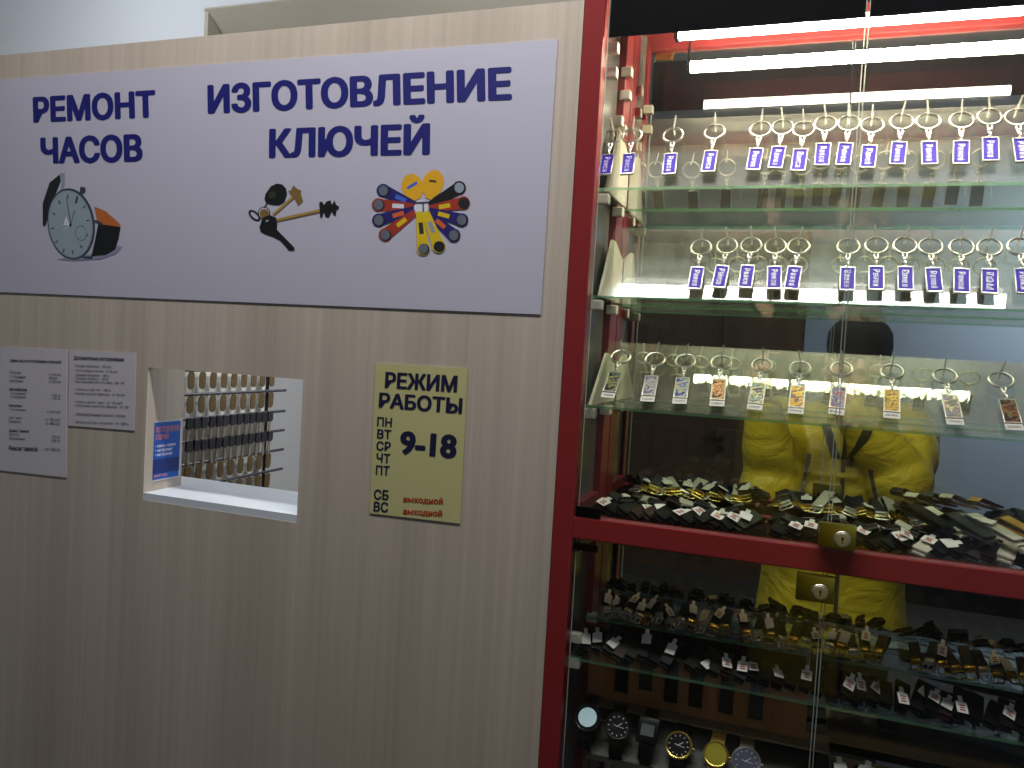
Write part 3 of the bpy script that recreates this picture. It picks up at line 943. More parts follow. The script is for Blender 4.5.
# acrylic keychain racks: a slanted clear pane on wedge cheeks, with wire hooks
ROWS = [dict(z=Z1, top=1.8850, y0=0.0330, y1=0.0985, name='top row', x0=-0.262),
        dict(z=Z2, top=1.7330, y0=0.0330, y1=0.1000, name='second row', x0=-0.262),
        dict(z=Z3, top=1.5715, y0=0.0170, y1=0.1150, name='lowest row', x0=-0.262)]
racks = []
for i, rw in enumerate(ROWS):
    z0 = rw['z'] + 0.0005
    rk = empty('keychain_rack', (CX, 0.06, z0))
    tag(rk, ['clear slanted acrylic rack on the uppermost glass shelf', 'clear slanted acrylic rack on the middle glass shelf', 'clear slanted acrylic rack holding the picture keychains'][i], 'display rack', 'acrylic keychain racks')
    dy, dz = rw['y1'] - rw['y0'], rw['top'] - z0
    ln = math.hypot(dy, dz)
    rw['tilt'] = math.atan2(dy, dz)
    rw['u'] = Vector((0, dy / ln, dz / ln)); rw['n'] = Vector((0, -dz / ln, dy / ln))
    a = [(rw['x0'], rw['y0'], z0), (0.360, rw['y0'], z0), (0.360, rw['y1'], rw['top']), (rw['x0'] + .004, rw['y1'], rw['top'])]
    b = [Vector(p) + Vector((0, 0.0025, 0)) for p in a]
    g = MB().loft([a, b])
    pane = into(g.build('pane', M['acrylic']), rk)
    for sx in (rw['x0'] + 0.0005, 0.3555):
        zt_ = rw['top'] - 0.017
        yt = rw['y0'] + dy * (zt_ - z0) / dz
        prof = [(rw['y0'] + 0.0035, z0), (yt + 0.0035, zt_), (yt + 0.022, zt_ - .0005), (0.165, zt_ - .020), (0.165, z0)]
        r0 = [(sx, p[0], p[1]) for p in prof]; r1 = [(sx + 0.004, p[0], p[1]) for p in prof]
        into(MB().loft([r0, r1]).build('cheek', M['white_plastic']), rk)
    rw['obj'] = rk

# ---- keychains
pics = [picture_mat('picture %d' % k, c, 190) for k, c in enumerate([
    ['2a3438', '4e6068', 'b0a03c', '56707a'], ['7a6a98', 'a8a0a0', 'c8bfb0', '5f7482'], ['2c3a90', '6f86b4', 'c8b05a', '87a8b0'], ['3a2a22', 'b06a3a', 'd89a50', '7a2e24'],
    ['8aa0a0', '2a3020', 'd8d0b8', '98a038'], ['d89a20', 'f0b830', '4a5a60', 'b87020'], ['5a6a9a', 'b04848', '8a98b0', '384878'], ['b08828', 'e0b030', '6a5020', 'c8a040'],
    ['8a8aa0', '6a7a50', 'b07890', 'c0c880'], ['2c2a22', '5a3a28', '8a5030', '687038']])]
def keychain_proto(picture):
    """origin at the ring centre, hanging along local -Y, local +Z faces the viewer"""
    k = empty('keychain')
    MB().ring((0, 0, 0), 0.0132, 0.00135).ring((0, 0, 0.0014), 0.0130, 0.0010).build('ring', M['chrome'], k, True)
    c = MB()
    c.path([(0.0024 * math.cos(t), -0.0162 + 0.0042 * math.sin(t), 0.0008) for t in [2 * PI * q / 14 for q in range(14)]], 0.0012, 6, True)
    c.ball((0, -0.0220, 0.0008), (0.0034, 0.0032, 0.0022), 12)
    c.ball((0, -0.0262, 0.0008), (0.0026, 0.0022, 0.0020), 10)
    c.path([(0.0004, -0.0298 + 0.0034 * math.sin(t), 0.0008 + 0.0022 * math.cos(t)) for t in [2 * PI * q / 14 for q in range(14)]], 0.0011, 6, True)
    c.box((0, -0.0334, 0), (0.0056, 0.0030, 0.0018), bev=0.0004)
    c.build('link', M['chrome'], k, True)
    y1, y0 = (-0.0340, -0.0712) if picture is None else (-0.0340, -0.0730)
    w = 0.0180 if picture is None else 0.0185
    bz = 0.0014
    f = MB()
    f.box((0, (y0 + y1) / 2, -0.0002), (w, y1 - y0, 0.0018), bev=0.0005)
    f.box((-(w - bz) / 2, (y0 + y1) / 2, 0.0012), (bz, y1 - y0, 0.0022), bev=0.0005)
    f.box(((w - bz) / 2, (y0 + y1) / 2, 0.0012), (bz, y1 - y0, 0.0022), bev=0.0005)
    f.box((0, y1 - bz / 2, 0.0012), (w - 2 * bz, bz, 0.0022)); f.box((0, y0 + bz / 2, 0.0012), (w - 2 * bz, bz, 0.0022))
    f.build('frame', M['steel'], k, True)
    MB().box((0, (y0 + y1) / 2, 0.0011), (w - 2 * bz, y1 - y0 - 2 * bz, 0.0010)).build('plaque', M['purple'] if picture is None else picture, k)
    MB().box((0, (y0 + y1) / 2, -0.0013), (w - .002, y1 - y0 - .002, 0.0004)).build('backing', M['matte_black'], k)
    return k
R1 = [(612, 137, 'Раиса'), (632, 136, 'Раиса'), (673, 135.5, 'Настя'), (714.5, 132.5, 'Лариса'), (760.5, 130, 'Светлана'), (782.5, 128, 'Алина'), (803.5, 130, 'Вита'), (825.5, 124.5, 'Антон'),
      (849, 124, 'Любимая'), (872, 126, 'Юрий'), (901.5, 122.5, 'Максим'), (928, 122, 'Карина'), (961.5, 121, 'Аркадий'), (989.5, 117.5, 'Тамара'), (1017, 118, 'Ирина')]
R2 = [(701, 248, 'Мария'), (727, 246.5, 'Пётр'), (751, 246, 'Вадим'), (775.3, 246.8, 'Тимофей'), (798.5, 246.8, 'Борис'), (848.5, 247, 'Слава'), (876.5, 246, 'Руслан'), (905, 246, 'Олег'),
      (930.5, 247, 'Матвей'), (961.5, 247.5, 'Алексей'), (989.5, 247.7, 'ТОМ'), (1020, 247, 'Илья')]
R3 = [(621, 357), (655, 359.8), (685.3, 361.4), (721, 363), (762, 366), (800, 369), (841.5, 369.5), (892, 372), (945, 376.5), (1001, 380.5)]
protoP = keychain_proto(None)
R3TXT = ['Лев', 'Водолей', 'Телец', 'Овен', 'Козерог', 'Близнецы', 'Рак', 'Дева', 'Стрелец', 'Скорпион']
hook_mesh = {}
def hook(rw, P, roll):
    """wire from the pane, forward under the ring and up at the tip"""
    n, u = rw['n'], rw['u']
    o = P - n * 0.0  # ring top
    base = o - n * ((o - Vector((0, rw['y0'], rw['z']))).dot(n))
    tip = o + Vector((math.sin(roll) * .016, -0.007, 0.0165))
    h = MB().path([base, base + (o - base) * .6, o + Vector((0, -0.0028, 0.0012)), o + (tip - o) * .5 + Vector((0, -.002, 0)), tip], [0.0013, 0.0013, 0.0013, 0.0012, 0.0009], 6)
    into(h.build('hook', M['steel_white'], None, True), rw['obj'])
PLQ = -0.0526
first = True
for ri, (rw, lst) in enumerate(zip(ROWS, (R1, R2, R3))):
    off = (0.0100, 0.0095, 0.0085)[ri]
    for k, it in enumerate(lst):
        px, py = it[0], it[1]
        # ring centre: on the plane parallel to the pane, "off" in front of it
        d = ROT @ Vector(((px - 512) / F_PX, 1.0, (384 - py) / F_PX))
        o0 = Vector((0, rw['y0'], rw['z'])) + rw['n'] * off
        P = EYE + d * ((o0 - EYE).dot(rw['n']) / d.dot(rw['n']))
        roll = R(rnd.uniform(-4, 4))
        if ri < 2:
            kc = protoP if first else copy_tree(protoP)
            first = False
        else:
            kc = keychain_proto(pics[k])
        # local axes: -Y along the pane downwards, +Z out of the pane
        Mr = Matrix((Vector((1, 0, 0)), rw['u'], rw['n'])).transposed()
        kc.rotation_euler = (Mr @ Matrix.Rotation(roll, 3, 'Z')).to_euler()
        kc.location = P
        if ri < 2:
            me = text_mesh(it[2], M['white_ink'], 0.0, 'LEFT', 1.22)
            xs = [v.co.x for v in me.vertices]; ys = [v.co.y for v in me.vertices]
            L_, H_ = max(xs) - min(xs), max(ys) - min(ys)
            sl = min(0.026 / L_, 0.0085 / H_); sh = min(0.0078 / H_, sl * 1.35)
            for v in me.vertices:
                a = (v.co.x - min(xs) - L_ / 2) * sl
                b = (v.co.y - min(ys) - H_ / 2) * sh
                v.co = Vector((b, PLQ - a, 0.00175 + v.co.z))
            link('lettering', me, kc)
            tag(kc, f'purple name keychain in a silver frame, {ORD[k]} from the left in the {rw["name"]}', 'keychain', 'purple name keychains')
        else:
            t = MB().box((0, -0.0785, 0.0006), (0.0185, 0.0095, 0.0006)).build('paper_tag', M['card'], kc)
            me = text_mesh(R3TXT[k].upper(), M['grey_ink'], .015)
            xs = [v.co.x for v in me.vertices]; ys = [v.co.y for v in me.vertices]
            for v in me.vertices:
                v.co = Vector(((v.co.x - min(xs)) / (max(xs) - min(xs)) * .014 - .007, -0.0805 + (v.co.y - min(ys)) / (max(ys) - min(ys)) * .0036, 0.0011 + v.co.z))
            link('lettering', me, t)
            tag(kc, f'silver framed picture keychain with a white tag, {ORD[k]} from the left, lowest row', 'keychain', 'picture keychains on the lowest rack')
        hook(rw, P + rw['u'] * 0.0118, R(rnd.uniform(-14, 14)))

# ------------------------------------------------------------------ watch straps
def band_mesh(L, w, th, mat, curl=0.006):
    """a strap folded in two: runs along +Y, bends over at the far end and comes back on top"""
    pts = []
    n = 8
    for i in range(n + 1): pts.append((L * i / n, th / 2, 0))
    for i in range(1, 6):
        t = -PI / 2 + PI * i / 6
        pts.append((L + curl * math.cos(t), th / 2 + curl / 2 + curl / 2 * math.sin(t) * 1.0, 1))
    for i in range(n + 1): pts.append((L * (1 - i / n * .92), th * 1.5 + curl * (1 - i / n * .7), 2))
    rings = []
    for i, (y, z, _) in enumerate(pts):
        q = pts[min(i + 1, len(pts) - 1)]; p0 = pts[max(i - 1, 0)]
        ty, tz = q[0] - p0[0], q[1] - p0[1]
        l = math.hypot(ty, tz) or 1
        ny, nz = -tz / l * th / 2, ty / l * th / 2
        ww = w * (1 if i > 2 else .9)
        rings.append([(-ww / 2, y - ny, z - nz), (ww / 2, y - ny, z - nz), (ww / 2 * .9, y + ny, z + nz), (-ww / 2 * .9, y + ny, z + nz)])
    return MB().loft(rings).mesh('band', mat, True)
def buckle_mesh(w, mat):
    mb = MB()
    h, x = 0.0055, w / 2 + 0.001
    mb.path([(-x, -0.011, 0.003), (-x, -0.002, 0.003), (x, -0.002, 0.003), (x, -0.011, 0.003), (x * .7, -0.0135, 0.003), (-x * .7, -0.0135, 0.003)], 0.0013, 6, True)
    mb.cyl((0, -0.002, 0.0035), (0, -0.0135, 0.0045), 0.0008, n=6)
    mb.box((0, 0.0025, 0.0045), (w * .98, 0.0065, 0.0075), bev=.0012)
    return mb.mesh('buckle', mat, True)
def tag_mesh(w, l):
    pts = [(-w / 2, 0), (w / 2, 0), (w / 2, l * .62), (w * .2, l * .68), (w * .2, l), (-w * .2, l), (-w * .2, l * .68), (-w / 2, l * .62)]
    return MB().prism(pts, 0, 0.0006).mesh('tag', M['card'])
def mark_mesh(w, l):
    mb = MB()
    for i in range(3):
        mb.box((0, l * (.16 + .14 * i), 0.0008), (w * (.5 if i != 1 else .36), l * .07, 0.0003))
    return mb.mesh('print_mark', M['red_ink'])
BUC = {'gold': buckle_mesh(0.018, M['gold']), 'steel': buckle_mesh(0.018, M['chrome'])}
TAGM, MARKM = tag_mesh(0.0155, 0.025), mark_mesh(0.0155, 0.025)
BANDS = {}
def band(kind, L):
    key = (kind, round(L, 3))
    if key not in BANDS: BANDS[key] = band_mesh(L, 0.0185, 0.0026, M[kind + '_leather'])
    return BANDS[key]
WORDS = {'black': 'black', 'brown': 'dark brown', 'grey': 'grey', 'cream': 'cream', 'olive': 'olive', 'tan': 'tan'}
def strap(kind, L, buckle, tagged, P, yaw, pitch, roll, label, group, flip=False, tagpos=.55):
    s = empty('watch_strap', P)
    s.rotation_euler = (Matrix.Rotation(yaw, 3, 'Z') @ Matrix.Rotation(pitch, 3, 'X') @ Matrix.Rotation(roll, 3, 'Y')).to_euler()
    link('band', band(kind, L), s)
    if buckle: link('buckle', BUC[buckle], s)
    if tagged:
        t = link('tag', TAGM, s)
        t.location = (0, L * tagpos, 0.0125); t.rotation_euler = (R(rnd.uniform(-6, 10)), R(rnd.uniform(-8, 8)), R(rnd.uniform(-25, 25)))
        if tagged == 2: link('print_mark', MARKM, t)
    tag(s, label, 'watch strap', group)
    return s
def describe(kind, buckle, tagged):
    w = WORDS[kind] + ' leather watch strap'
    if buckle and tagged: w = 'tagged ' + WORDS[kind] + ' strap with ' + ('gilt' if buckle == 'gold' else 'silver') + ' buckle'
    elif tagged: w = WORDS[kind] + ' strap with white tag'
    elif buckle: w = WORDS[kind] + ' strap with ' + ('gilt' if buckle == 'gold' else 'silver') + ' buckle'
    return w

def pile(z, y0, xs, L, group, where, kinds, bk, tg, yaw=(-25, 25), pitch=(4, 12), roll=(12, 26), lift=0.0, ordw='from the left', wide=1.0):
    for k, x in enumerate(xs):
        kind = kinds[k % len(kinds)]
        b, t = bk(k), tg(k)
        P = Vector((x, y0 + rnd.uniform(-.004, .004), z + 0.0035 + lift + (k % 3) * 0.0016))
        o = strap(kind, L + rnd.uniform(-.004, .006), b, t, P, R(rnd.uniform(*yaw)), R(rnd.uniform(*pitch)), R(rnd.uniform(*roll)),
              f'{describe(kind, b, t)}, {ORD[k]} {ordw}, {where}', group, tagpos=rnd.uniform(.1, .5))
        o.scale = (wide, 1, 1)
def lin_x(a, b, n): return [a + (b - a) * i / max(1, n - 1) for i in range(n)]
ZF = 1.330
K1 = ['black', 'black', 'brown', 'black', 'black', 'grey', 'black']
# left heap above the bar: fanned front row with tags, back row of buckles
pile(ZF, 0.032, lin_x(-0.247, -0.060, 12), 0.046, 'straps heaped above the cross bar', 'front of left heap', ['black', 'black', 'black', 'brown', 'brown', 'black', 'black', 'black', 'black', 'black', 'black', 'grey'],
     lambda k: None, lambda k: 2 if k in (0, 3, 6, 7, 9, 10) else (1 if k in (4, 11) else 0), (-42, -18), (6, 12), (14, 28))
pile(ZF, 0.100, lin_x(-0.225, -0.060, 15), 0.040, 'straps heaped above the cross bar', 'rear of left heap', ['black', 'grey', 'black', 'black', 'black', 'cream', 'black', 'cream'],
     lambda k: 'gold' if k % 3 else 'steel', lambda k: 1 if k % 5 in (1, 4) else 0, (150, 205), (8, 20), (-24, 24), lift=.004)
# right heap
pile(ZF, 0.032, lin_x(-0.012, 0.352, 21), 0.046, 'straps heaped above the cross bar', 'front of right heap', ['black', 'black', 'black', 'black', 'black', 'black', 'black', 'black', 'black', 'cream', 'black', 'black', 'grey', 'brown', 'cream', 'black'],
     lambda k: None, lambda k: 2 if k in (1, 2, 5, 7, 8, 9) else (1 if k in (4, 10, 15) else 0), (-36, -6) , (6, 12), (10, 26))
pile(ZF, 0.100, lin_x(-0.014, 0.350, 26), 0.040, 'straps heaped above the cross bar', 'rear of right heap', ['black', 'black', 'grey', 'black', 'cream', 'black', 'brown'],
     lambda k: 'gold' if k % 3 != 1 else 'steel', lambda k: 1 if k % 6 in (0, 3) else 0, (145, 215), (8, 22), (-26, 26), lift=.004)

# a few longer straps thrown over the right end of the heap
for k, (kind, x, y, L, yaw, t, lab) in enumerate((('cream', 0.208, 0.060, 0.066, 38, 0, 'long cream strap lying diagonally on top of the right heap'), ('black', 0.190, 0.052, 0.062, 40, 0, 'long black strap beside the long cream strap on the right heap'),
                                             ('cream', 0.262, 0.040, 0.070, 42, 1, 'long cream strap with white tag near the right end of the heap'), ('tan', 0.288, 0.062, 0.050, 48, 0, 'tan strap lying across the right end of the heap'),
                                             ('grey', 0.232, 0.038, 0.064, 40, 0, 'long grey strap between two cream straps on the right heap'))):
    strap(kind, L, None, t, Vector((x, y, ZF + 0.0265 + .004 * (k % 2))), R(yaw), R(12), R(-4), lab, 'straps heaped above the cross bar')
# lower compartment: two glass steps
shelf('glass_shelf', SX0, SX1, 0.092, 0.166, ZA, 0.004, 'rear glass step holding straps with gilt buckles in the lower compartment')
shelf('glass_shelf', SX0, SX1, 0.020, 0.085, ZBs, 0.004, 'front glass step holding tagged black straps in the lower compartment')
nA = [x for x in lin_x(-0.236, 0.355, 40) if not (-0.06 < x < -0.05 or 0.14 < x < 0.165)]
pile(ZA + .0005, 0.110, nA, 0.028, 'straps on the rear glass step', 'rear glass step', ['black', 'black', 'black', 'black', 'black', 'brown', 'black', 'black', 'black', 'cream', 'black'],
     lambda k: 'steel' if k in (0, 1, 2, 3, 6, 7, 15, 19) else ('gold' if k % 4 != 1 else 'steel'), lambda k: 1 if k in (0, 1, 3, 4, 8, 12, 14, 19) else (2 if k % 4 == 2 else 0), (-24, 24), (16, 30), (-18, 18), wide=.68)
nB = [x for x in lin_x(-0.250, 0.352, 39) if not (-0.125 < x < -0.112)]
pile(ZBs + .0005, 0.030, nB, 0.040, 'straps on the front glass step', 'front glass step', ['black', 'black', 'black', 'brown', 'black', 'black', 'black', 'black'],
     lambda k: None, lambda k: 2 if k in (11, 12, 13, 17, 20, 21, 22, 24, 26, 28, 31, 33) else (1 if k in (0, 1, 2, 5, 7, 9, 15, 25, 27, 35) else 0), (-20, 2), (16, 26), (10, 24), wide=.82)

# brown board with straps hanging below the front step
bb = MB().box((-0.105, 0.098, 1.092), (0.30, 0.006, 0.074)).build('strap_board', M['brown_board'])
tag(bb, 'brown wooden board behind the hanging straps under the front glass step', 'board')
hk = ['black', 'olive', 'black', 'black', 'olive', 'grey']
for k, px in enumerate((621, 645, 671, 696, 727, 757)):
    P = at(px, 690, 0.088)
    L = 0.055 if k not in (1,) else .045
    s = empty('watch_strap', (P.x, 0.0885, 1.131))
    s.rotation_euler = (R(-90), 0, 0)
    link('band', band(hk[k], L), s)
    s.rotation_euler = (R(-90), 0, 0)
    tag(s, f'{WORDS[hk[k]]} strap hanging down in front of the brown board, {ORD[k]} from the left', 'watch strap', 'straps hanging on the brown board')
# stepped riser below
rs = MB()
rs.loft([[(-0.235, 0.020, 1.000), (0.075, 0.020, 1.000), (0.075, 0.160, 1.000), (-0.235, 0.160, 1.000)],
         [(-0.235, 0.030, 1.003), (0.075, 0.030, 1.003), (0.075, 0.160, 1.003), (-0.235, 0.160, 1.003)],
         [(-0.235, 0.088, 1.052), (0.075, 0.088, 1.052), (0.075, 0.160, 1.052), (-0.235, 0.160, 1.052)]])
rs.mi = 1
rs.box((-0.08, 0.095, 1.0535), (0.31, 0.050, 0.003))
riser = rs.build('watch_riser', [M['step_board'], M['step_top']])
tag(riser, 'grey brown sloping riser under the row of watches', 'display riser')

def wristwatch(name, P, r, case, dial, strapm, square, label, extra=None, hands=True):
    w = empty(name, P)
    w.rotation_euler = (R(52), 0, R(rnd.uniform(-6, 6)))
    if square:
        MB().box((0, 0, 0), (r * 1.7, r * 2.0, 0.008), bev=0.003).build('case', case, w, True)
        MB().box((0, 0, 0.0044), (r * 1.05, r * .9, 0.001)).build('display', dial, w)
    else:
        MB().cyl((0, 0, -0.004), (0, 0, 0.004), r, n=36).build('case', case, w, True)
        MB().ring((0, 0, 0.0042), r * .9, 0.0013, n=36).build('bezel', case, w, True)
        d = MB().cyl((0, 0, 0.0038), (0, 0, 0.0046), r * (.82 if hands or dial.name == 'gilt dial' else .66), n=36).build('dial', dial, w, True)
        if hands:
            ms = MB()
            for q in range(12):
                t = R(30 * q)
                ms.box((math.sin(t) * r * .68, math.cos(t) * r * .68, 0.0049), (0.0009, 0.0022, 0.0003), Matrix.Rotation(-t, 4, 'Z'))
            ms.build('hour_marks', M['card'], d)
            MB().box((0.002, 0.0018, 0.0051), (0.0008, r * .5, 0.0003), (0, 0, R(-50))).box((0.0015, -0.0005, 0.0052), (0.0006, r * .8, 0.0003), (0, 0, R(80))).build('hands', M['card'], d)
        MB().cyl((r, 0, 0), (r + .003, 0, 0), 0.0018, n=10).build('crown', case, w, True)
    for s in (1, -1):
        pts = []
        for i in range(7):
            t = i / 6
            y = s * (r * .92 + 0.020 * math.sin(t * PI / 2)); z = -0.014 * (1 - math.cos(t * PI / 2)) - (0.012 * t if s > 0 else 0.004 * t)
            pts.append((y, z))
        rings = [[(-0.009, y, z - .0012), (0.009, y, z - .0012), (0.009, y, z + .0012), (-0.009, y, z + .0012)] for y, z in pts]
        MB().loft(rings).build('strap', strapm, w, True)
    tag(w, label, 'watch', 'watches on the riser')
    return w
def wat(px, py): return at(px, py, 0.040)
M['blue_dial'] = plain('blue grey dial', '5c6076', 0.3)
M['dark_dial'] = plain('dark dial', '16181a', 0.25)
M['lcd'] = plain('grey display', '6d7071', 0.2)
M['gilt_dial'] = plain('gilt dial', 'c4b83c', 0.3, 0.5)
wristwatch('wristwatch', wat(588, 718), 0.0195, M['phone'], M['glare_face'], M['black_leather'], False, 'black watch with pale shining face, first beside the cabinet\'s left post', hands=False)
wristwatch('wristwatch', wat(618, 727), 0.0185, M['dark_metal'], M['dark_dial'], M['dark_metal'], False, 'dark steel watch with dark dial, between two black watches')
wristwatch('wristwatch', wat(648, 731), 0.0170, M['phone'], M['lcd'], M['black_leather'], True, 'black square digital watch with grey display')
wristwatch('wristwatch', wat(679, 746), 0.0180, M['gold'], M['dark_dial'], M['black_leather'], False, 'gilt cased watch with black dial and white hour marks')
wristwatch('wristwatch', wat(716, 755), 0.0165, M['gold'], M['gilt_dial'], M['tan_leather'], False, 'small watch with yellow gilt dial', hands=False)
wristwatch('wristwatch', wat(746, 762), 0.0185, M['steel'], M['blue_dial'], M['steel'], False, 'steel watch with blue grey dial, right of the yellow gilt one')

# right part: long black cushion and a last row of straps
pts = [at(px, py, 0.055) for px, py in ((878, 722), (920, 724), (965, 735), (1010, 748), (1060, 762), (1100, 775))]
cu = MB().path(pts, [0.010, 0.0165, 0.018, 0.018, 0.017, 0.012], 18).build('display_cushion', M['black_leather'], None, True)
tag(cu, 'long black rounded display cushion under the front glass step', 'cushion')
cb = MB().box((0.222, 0.085, 1.0100), (0.285, 0.13, 0.012)).build('strap_tray', M['step_top'])
tag(cb, 'grey brown tray under the last row of straps', 'tray')
ZT = 1.016
xs = lin_x(0.092, 0.352, 15)
for k, x in enumerate(xs):
    kind = ['black', 'black', 'black', 'cream', 'black', 'brown', 'black', 'grey'][k % 8]
    t = 2 if k in (1, 2, 3) else (1 if k % 3 == 0 else 0)
    strap(kind, 0.034, 'steel', t, Vector((x, 0.034, ZT + 0.0065)), R(rnd.uniform(-12, 12)), R(rnd.uniform(28, 40)), R(rnd.uniform(-10, 10)),
          f'{describe(kind, "steel", t)}, {ORD[k]} from the left, lowest tray', 'straps on the lowest tray')

# ------------------------------------------------------------------ hall ceiling lamp, then made-up fittings for the unseen fill lights
def ceiling_lamp(x, y, w, d, label):
    o = empty('ceiling_lamp', (x, y, CEIL))
    tag(o, label, 'lamp', 'ceiling lamps')
    MB().box((0, 0, -0.02), (w + .06, d + .06, 0.04), bev=.006).build('housing', M['white_plastic'], o)
    MB().box((0, 0, -0.045), (w, d, 0.010), bev=.003).build('diffuser', M['lamp_white'], o)
ceiling_lamp(-0.32, -0.38, 1.60, 0.10, 'ceiling lamp in the hall above the laminate front')
wl = empty('added_wall_fill', (2.1, -3.72, CEIL))  # fitting invented to carry the back wall fill
tag(wl, 'added unseen fill lamp tilted towards the grey blue wall', 'lamp')
MB().cyl((0, 0, -0.16), (0, 0, 0), 0.01).build('stem', M['white_plastic'], wl)
MB().box((0, 0.0, -0.17), (0.62, 0.22, 0.03), (R(-48), 0, R(-25)), bev=.004).build('housing', M['white_plastic'], wl)
gl = empty('added_kiosk_fill', (-2.1, 0.50, CEIL))  # fitting invented to carry the kiosk fill
tag(gl, 'added unseen fill lamp hanging inside the kiosk above the laminate front', 'lamp')
MB().cyl((0, 0, -0.012), (0, 0, 0), 0.05).cyl((0, 0, -0.19), (0, 0, -0.012), 0.006).build('stem', M['white_plastic'], gl, True)
MB().cyl((0, 0, -0.20), (0, 0, -0.17), 0.075, 0.03, n=24).build('shade', M['white_plastic'], gl, True)
g2 = empty('added_rack_fill', (-0.74, 0.94, 1.88))  # fitting invented to carry the hidden rack fill
tag(g2, 'added unseen fill lamp on the white wall inside the kiosk', 'lamp')
MB().cyl((0, 0, 0), (0, -0.02, 0), 0.04).build('base', M['white_plastic'], g2, True)
MB().cyl((0, -0.02, 0), (0, -0.045, 0), 0.02, 0.035).build('shade', M['white_plastic'], g2, True)

# ------------------------------------------------------------------ the person with the phone, seen in the mirror
def remesh(mb, name, mat, voxel, smooth=6, parent=None):
    tmp = mb.build(name, mat)
    m1 = tmp.modifiers.new('remesh', 'REMESH'); m1.mode = 'VOXEL'; m1.voxel_size = voxel
    m2 = tmp.modifiers.new('smooth', 'SMOOTH'); m2.iterations = smooth; m2.factor = 0.5
    dg = bpy.context.evaluated_depsgraph_get()
    me = bpy.data.meshes.new_from_object(tmp.evaluated_get(dg))
    bpy.data.objects.remove(tmp)
    me.shade_smooth()
    if not me.materials: me.materials.append(mat)
    me.name = name
    return link(name, me, parent)

BX, BY = 0.150, -1.35                     # body axis
HX, HY, HZ = 0.178, -1.285, 1.580         # head centre
def oval(cx, cy, z, rx, ry, n=24, tw=0.0):
    return [(cx + rx * math.cos(2 * PI * i / n), cy + ry * math.sin(2 * PI * i / n), z + tw * math.cos(2 * PI * i / n)) for i in range(n)]
SL, SR = Vector((BX - .175, BY, 1.375)), Vector((BX + .175, BY, 1.375))
EL_, ER = Vector((-0.050, -1.185, 1.190)), Vector((0.302, -1.175, 1.255))
PC = Vector((0.0, -1.046, 1.55))          # phone centre line
WL, WR = Vector((-0.092, -1.098, 1.492)), Vector((0.112, -1.098, 1.492))
body = MB()
body.loft([oval(BX, BY, .86, .155, .105), oval(BX, BY, .98, .165, .11), oval(BX, BY, 1.12, .15, .10), oval(BX, BY + .005, 1.28, .17, .11), oval(BX + .005, BY, 1.385, .15, .085), oval(BX + .02, BY + .015, 1.425, .07, .06)])
body.path([(BX + .015, BY + .01, 1.38), (BX + .035, BY + .03, 1.45), (HX, HY - .015, HZ - .02)], [.062, .056, .055], 20)
# head: skull, jaw, nose, brow, ears
body.ball((HX, HY - .012, HZ + .030), (.074, .092, .088), 32)
body.ball((HX, HY + .022, HZ - .030), (.056, .060, .072), 28)
body.ball((HX, HY + .045, HZ - .082), (.026, .026, .020), 20)
body.path([(HX, HY + .078, HZ + .015), (HX, HY + .094, HZ - .012), (HX, HY + .104, HZ - .030)], [.009, .011, .014], 14)
for s in (-1, 1):
    body.ball((HX + s * .012, HY + .091, HZ - .033), (.009, .010, .008), 12)
    body.ball((HX + s * .030, HY + .068, HZ + .024), (.022, .010, .008), 14)
    body.ball((HX + s * .045, HY + .052, HZ - .022), (.022, .024, .020), 14)
    body.ball((HX + s * .076, HY - .012, HZ - .002), (.009, .020, .032), 14)
body.ball((HX, HY + .080, HZ - .058), (.022, .009, .0055), 14)
body.ball((HX, HY + .078, HZ - .067), (.018, .010, .0065), 14)
# arms
for Sh, E_, W_ in ((SL, EL_, WL), (SR, ER, WR)):
    body.path([Vector((BX, BY, 1.36)).lerp(Sh, .5), Sh, Sh.lerp(E_, .5), E_, E_.lerp(W_, .5), W_], [.055, .058, .050, .042, .038, .027], 16)
# hands: palm, four bent fingers and a thumb closing on the phone
def hand(W_, s):
    e = Vector((s * 0.076, PC.y - .004, 1.545))               # phone edge
    palm = Vector((s * 0.098, -1.085, 1.525))
    body.path([W_, W_.lerp(palm, .6), palm, palm.lerp(e, .35)], [.027, .031, .030, .022], 14)
    for i, (dz, ln) in enumerate(((.036, .98), (.012, 1.06), (-.012, 1.0), (-.034, .82))):
        k0 = palm + Vector((s * .010, -.004, dz * .9 + .006))
        k1 = k0 + Vector((s * -.010, -.003, dz * .25)) * 1.0 + Vector((s * -.012, .002, .004))
        k2 = Vector((s * (.066 - .012 * (ln - .9)), PC.y - .017, 1.545 + dz * 1.05))
        k3 = k2 + Vector((s * -.020 * ln, -.0015, .002))
        body.path([k0, k1, k1.lerp(k2, .6) + Vector((0, -.004, 0)), k2, k3], [.0105, .0100, .0092, .0088, .0076], 12)
    t0 = palm + Vector((s * -.002, .012, -.024))
    t1 = Vector((s * .094, PC.y + .001, 1.520)); t2 = Vector((s * .082, PC.y + .009, 1.538)); t3 = Vector((s * .070, PC.y + .010, 1.552))
    body.path([t0, t1, t2, t3], [.0125, .0110, .0098, .0080], 12)
hand(WL, -1); hand(WR, 1)
# legs and feet
for s in (-1, 1):
    body.path([(BX + s * .075, BY, .92), (BX + s * .088, BY, .78), (BX + s * .095, BY + .005, .50), (BX + s * .098, BY - .01, .28), (BX + s * .10, BY - .012, .09)], [.095, .088, .058, .050, .038], 18)
    body.ball((BX + s * .104, BY + .055, .045), (.042, .120, .040), 18)
person = remesh(body, 'person', M['skin'], 0.0048, 4)
tag(person, 'person in a yellow jacket and black hat holding a phone, reflected in the cabinet mirror', 'person')
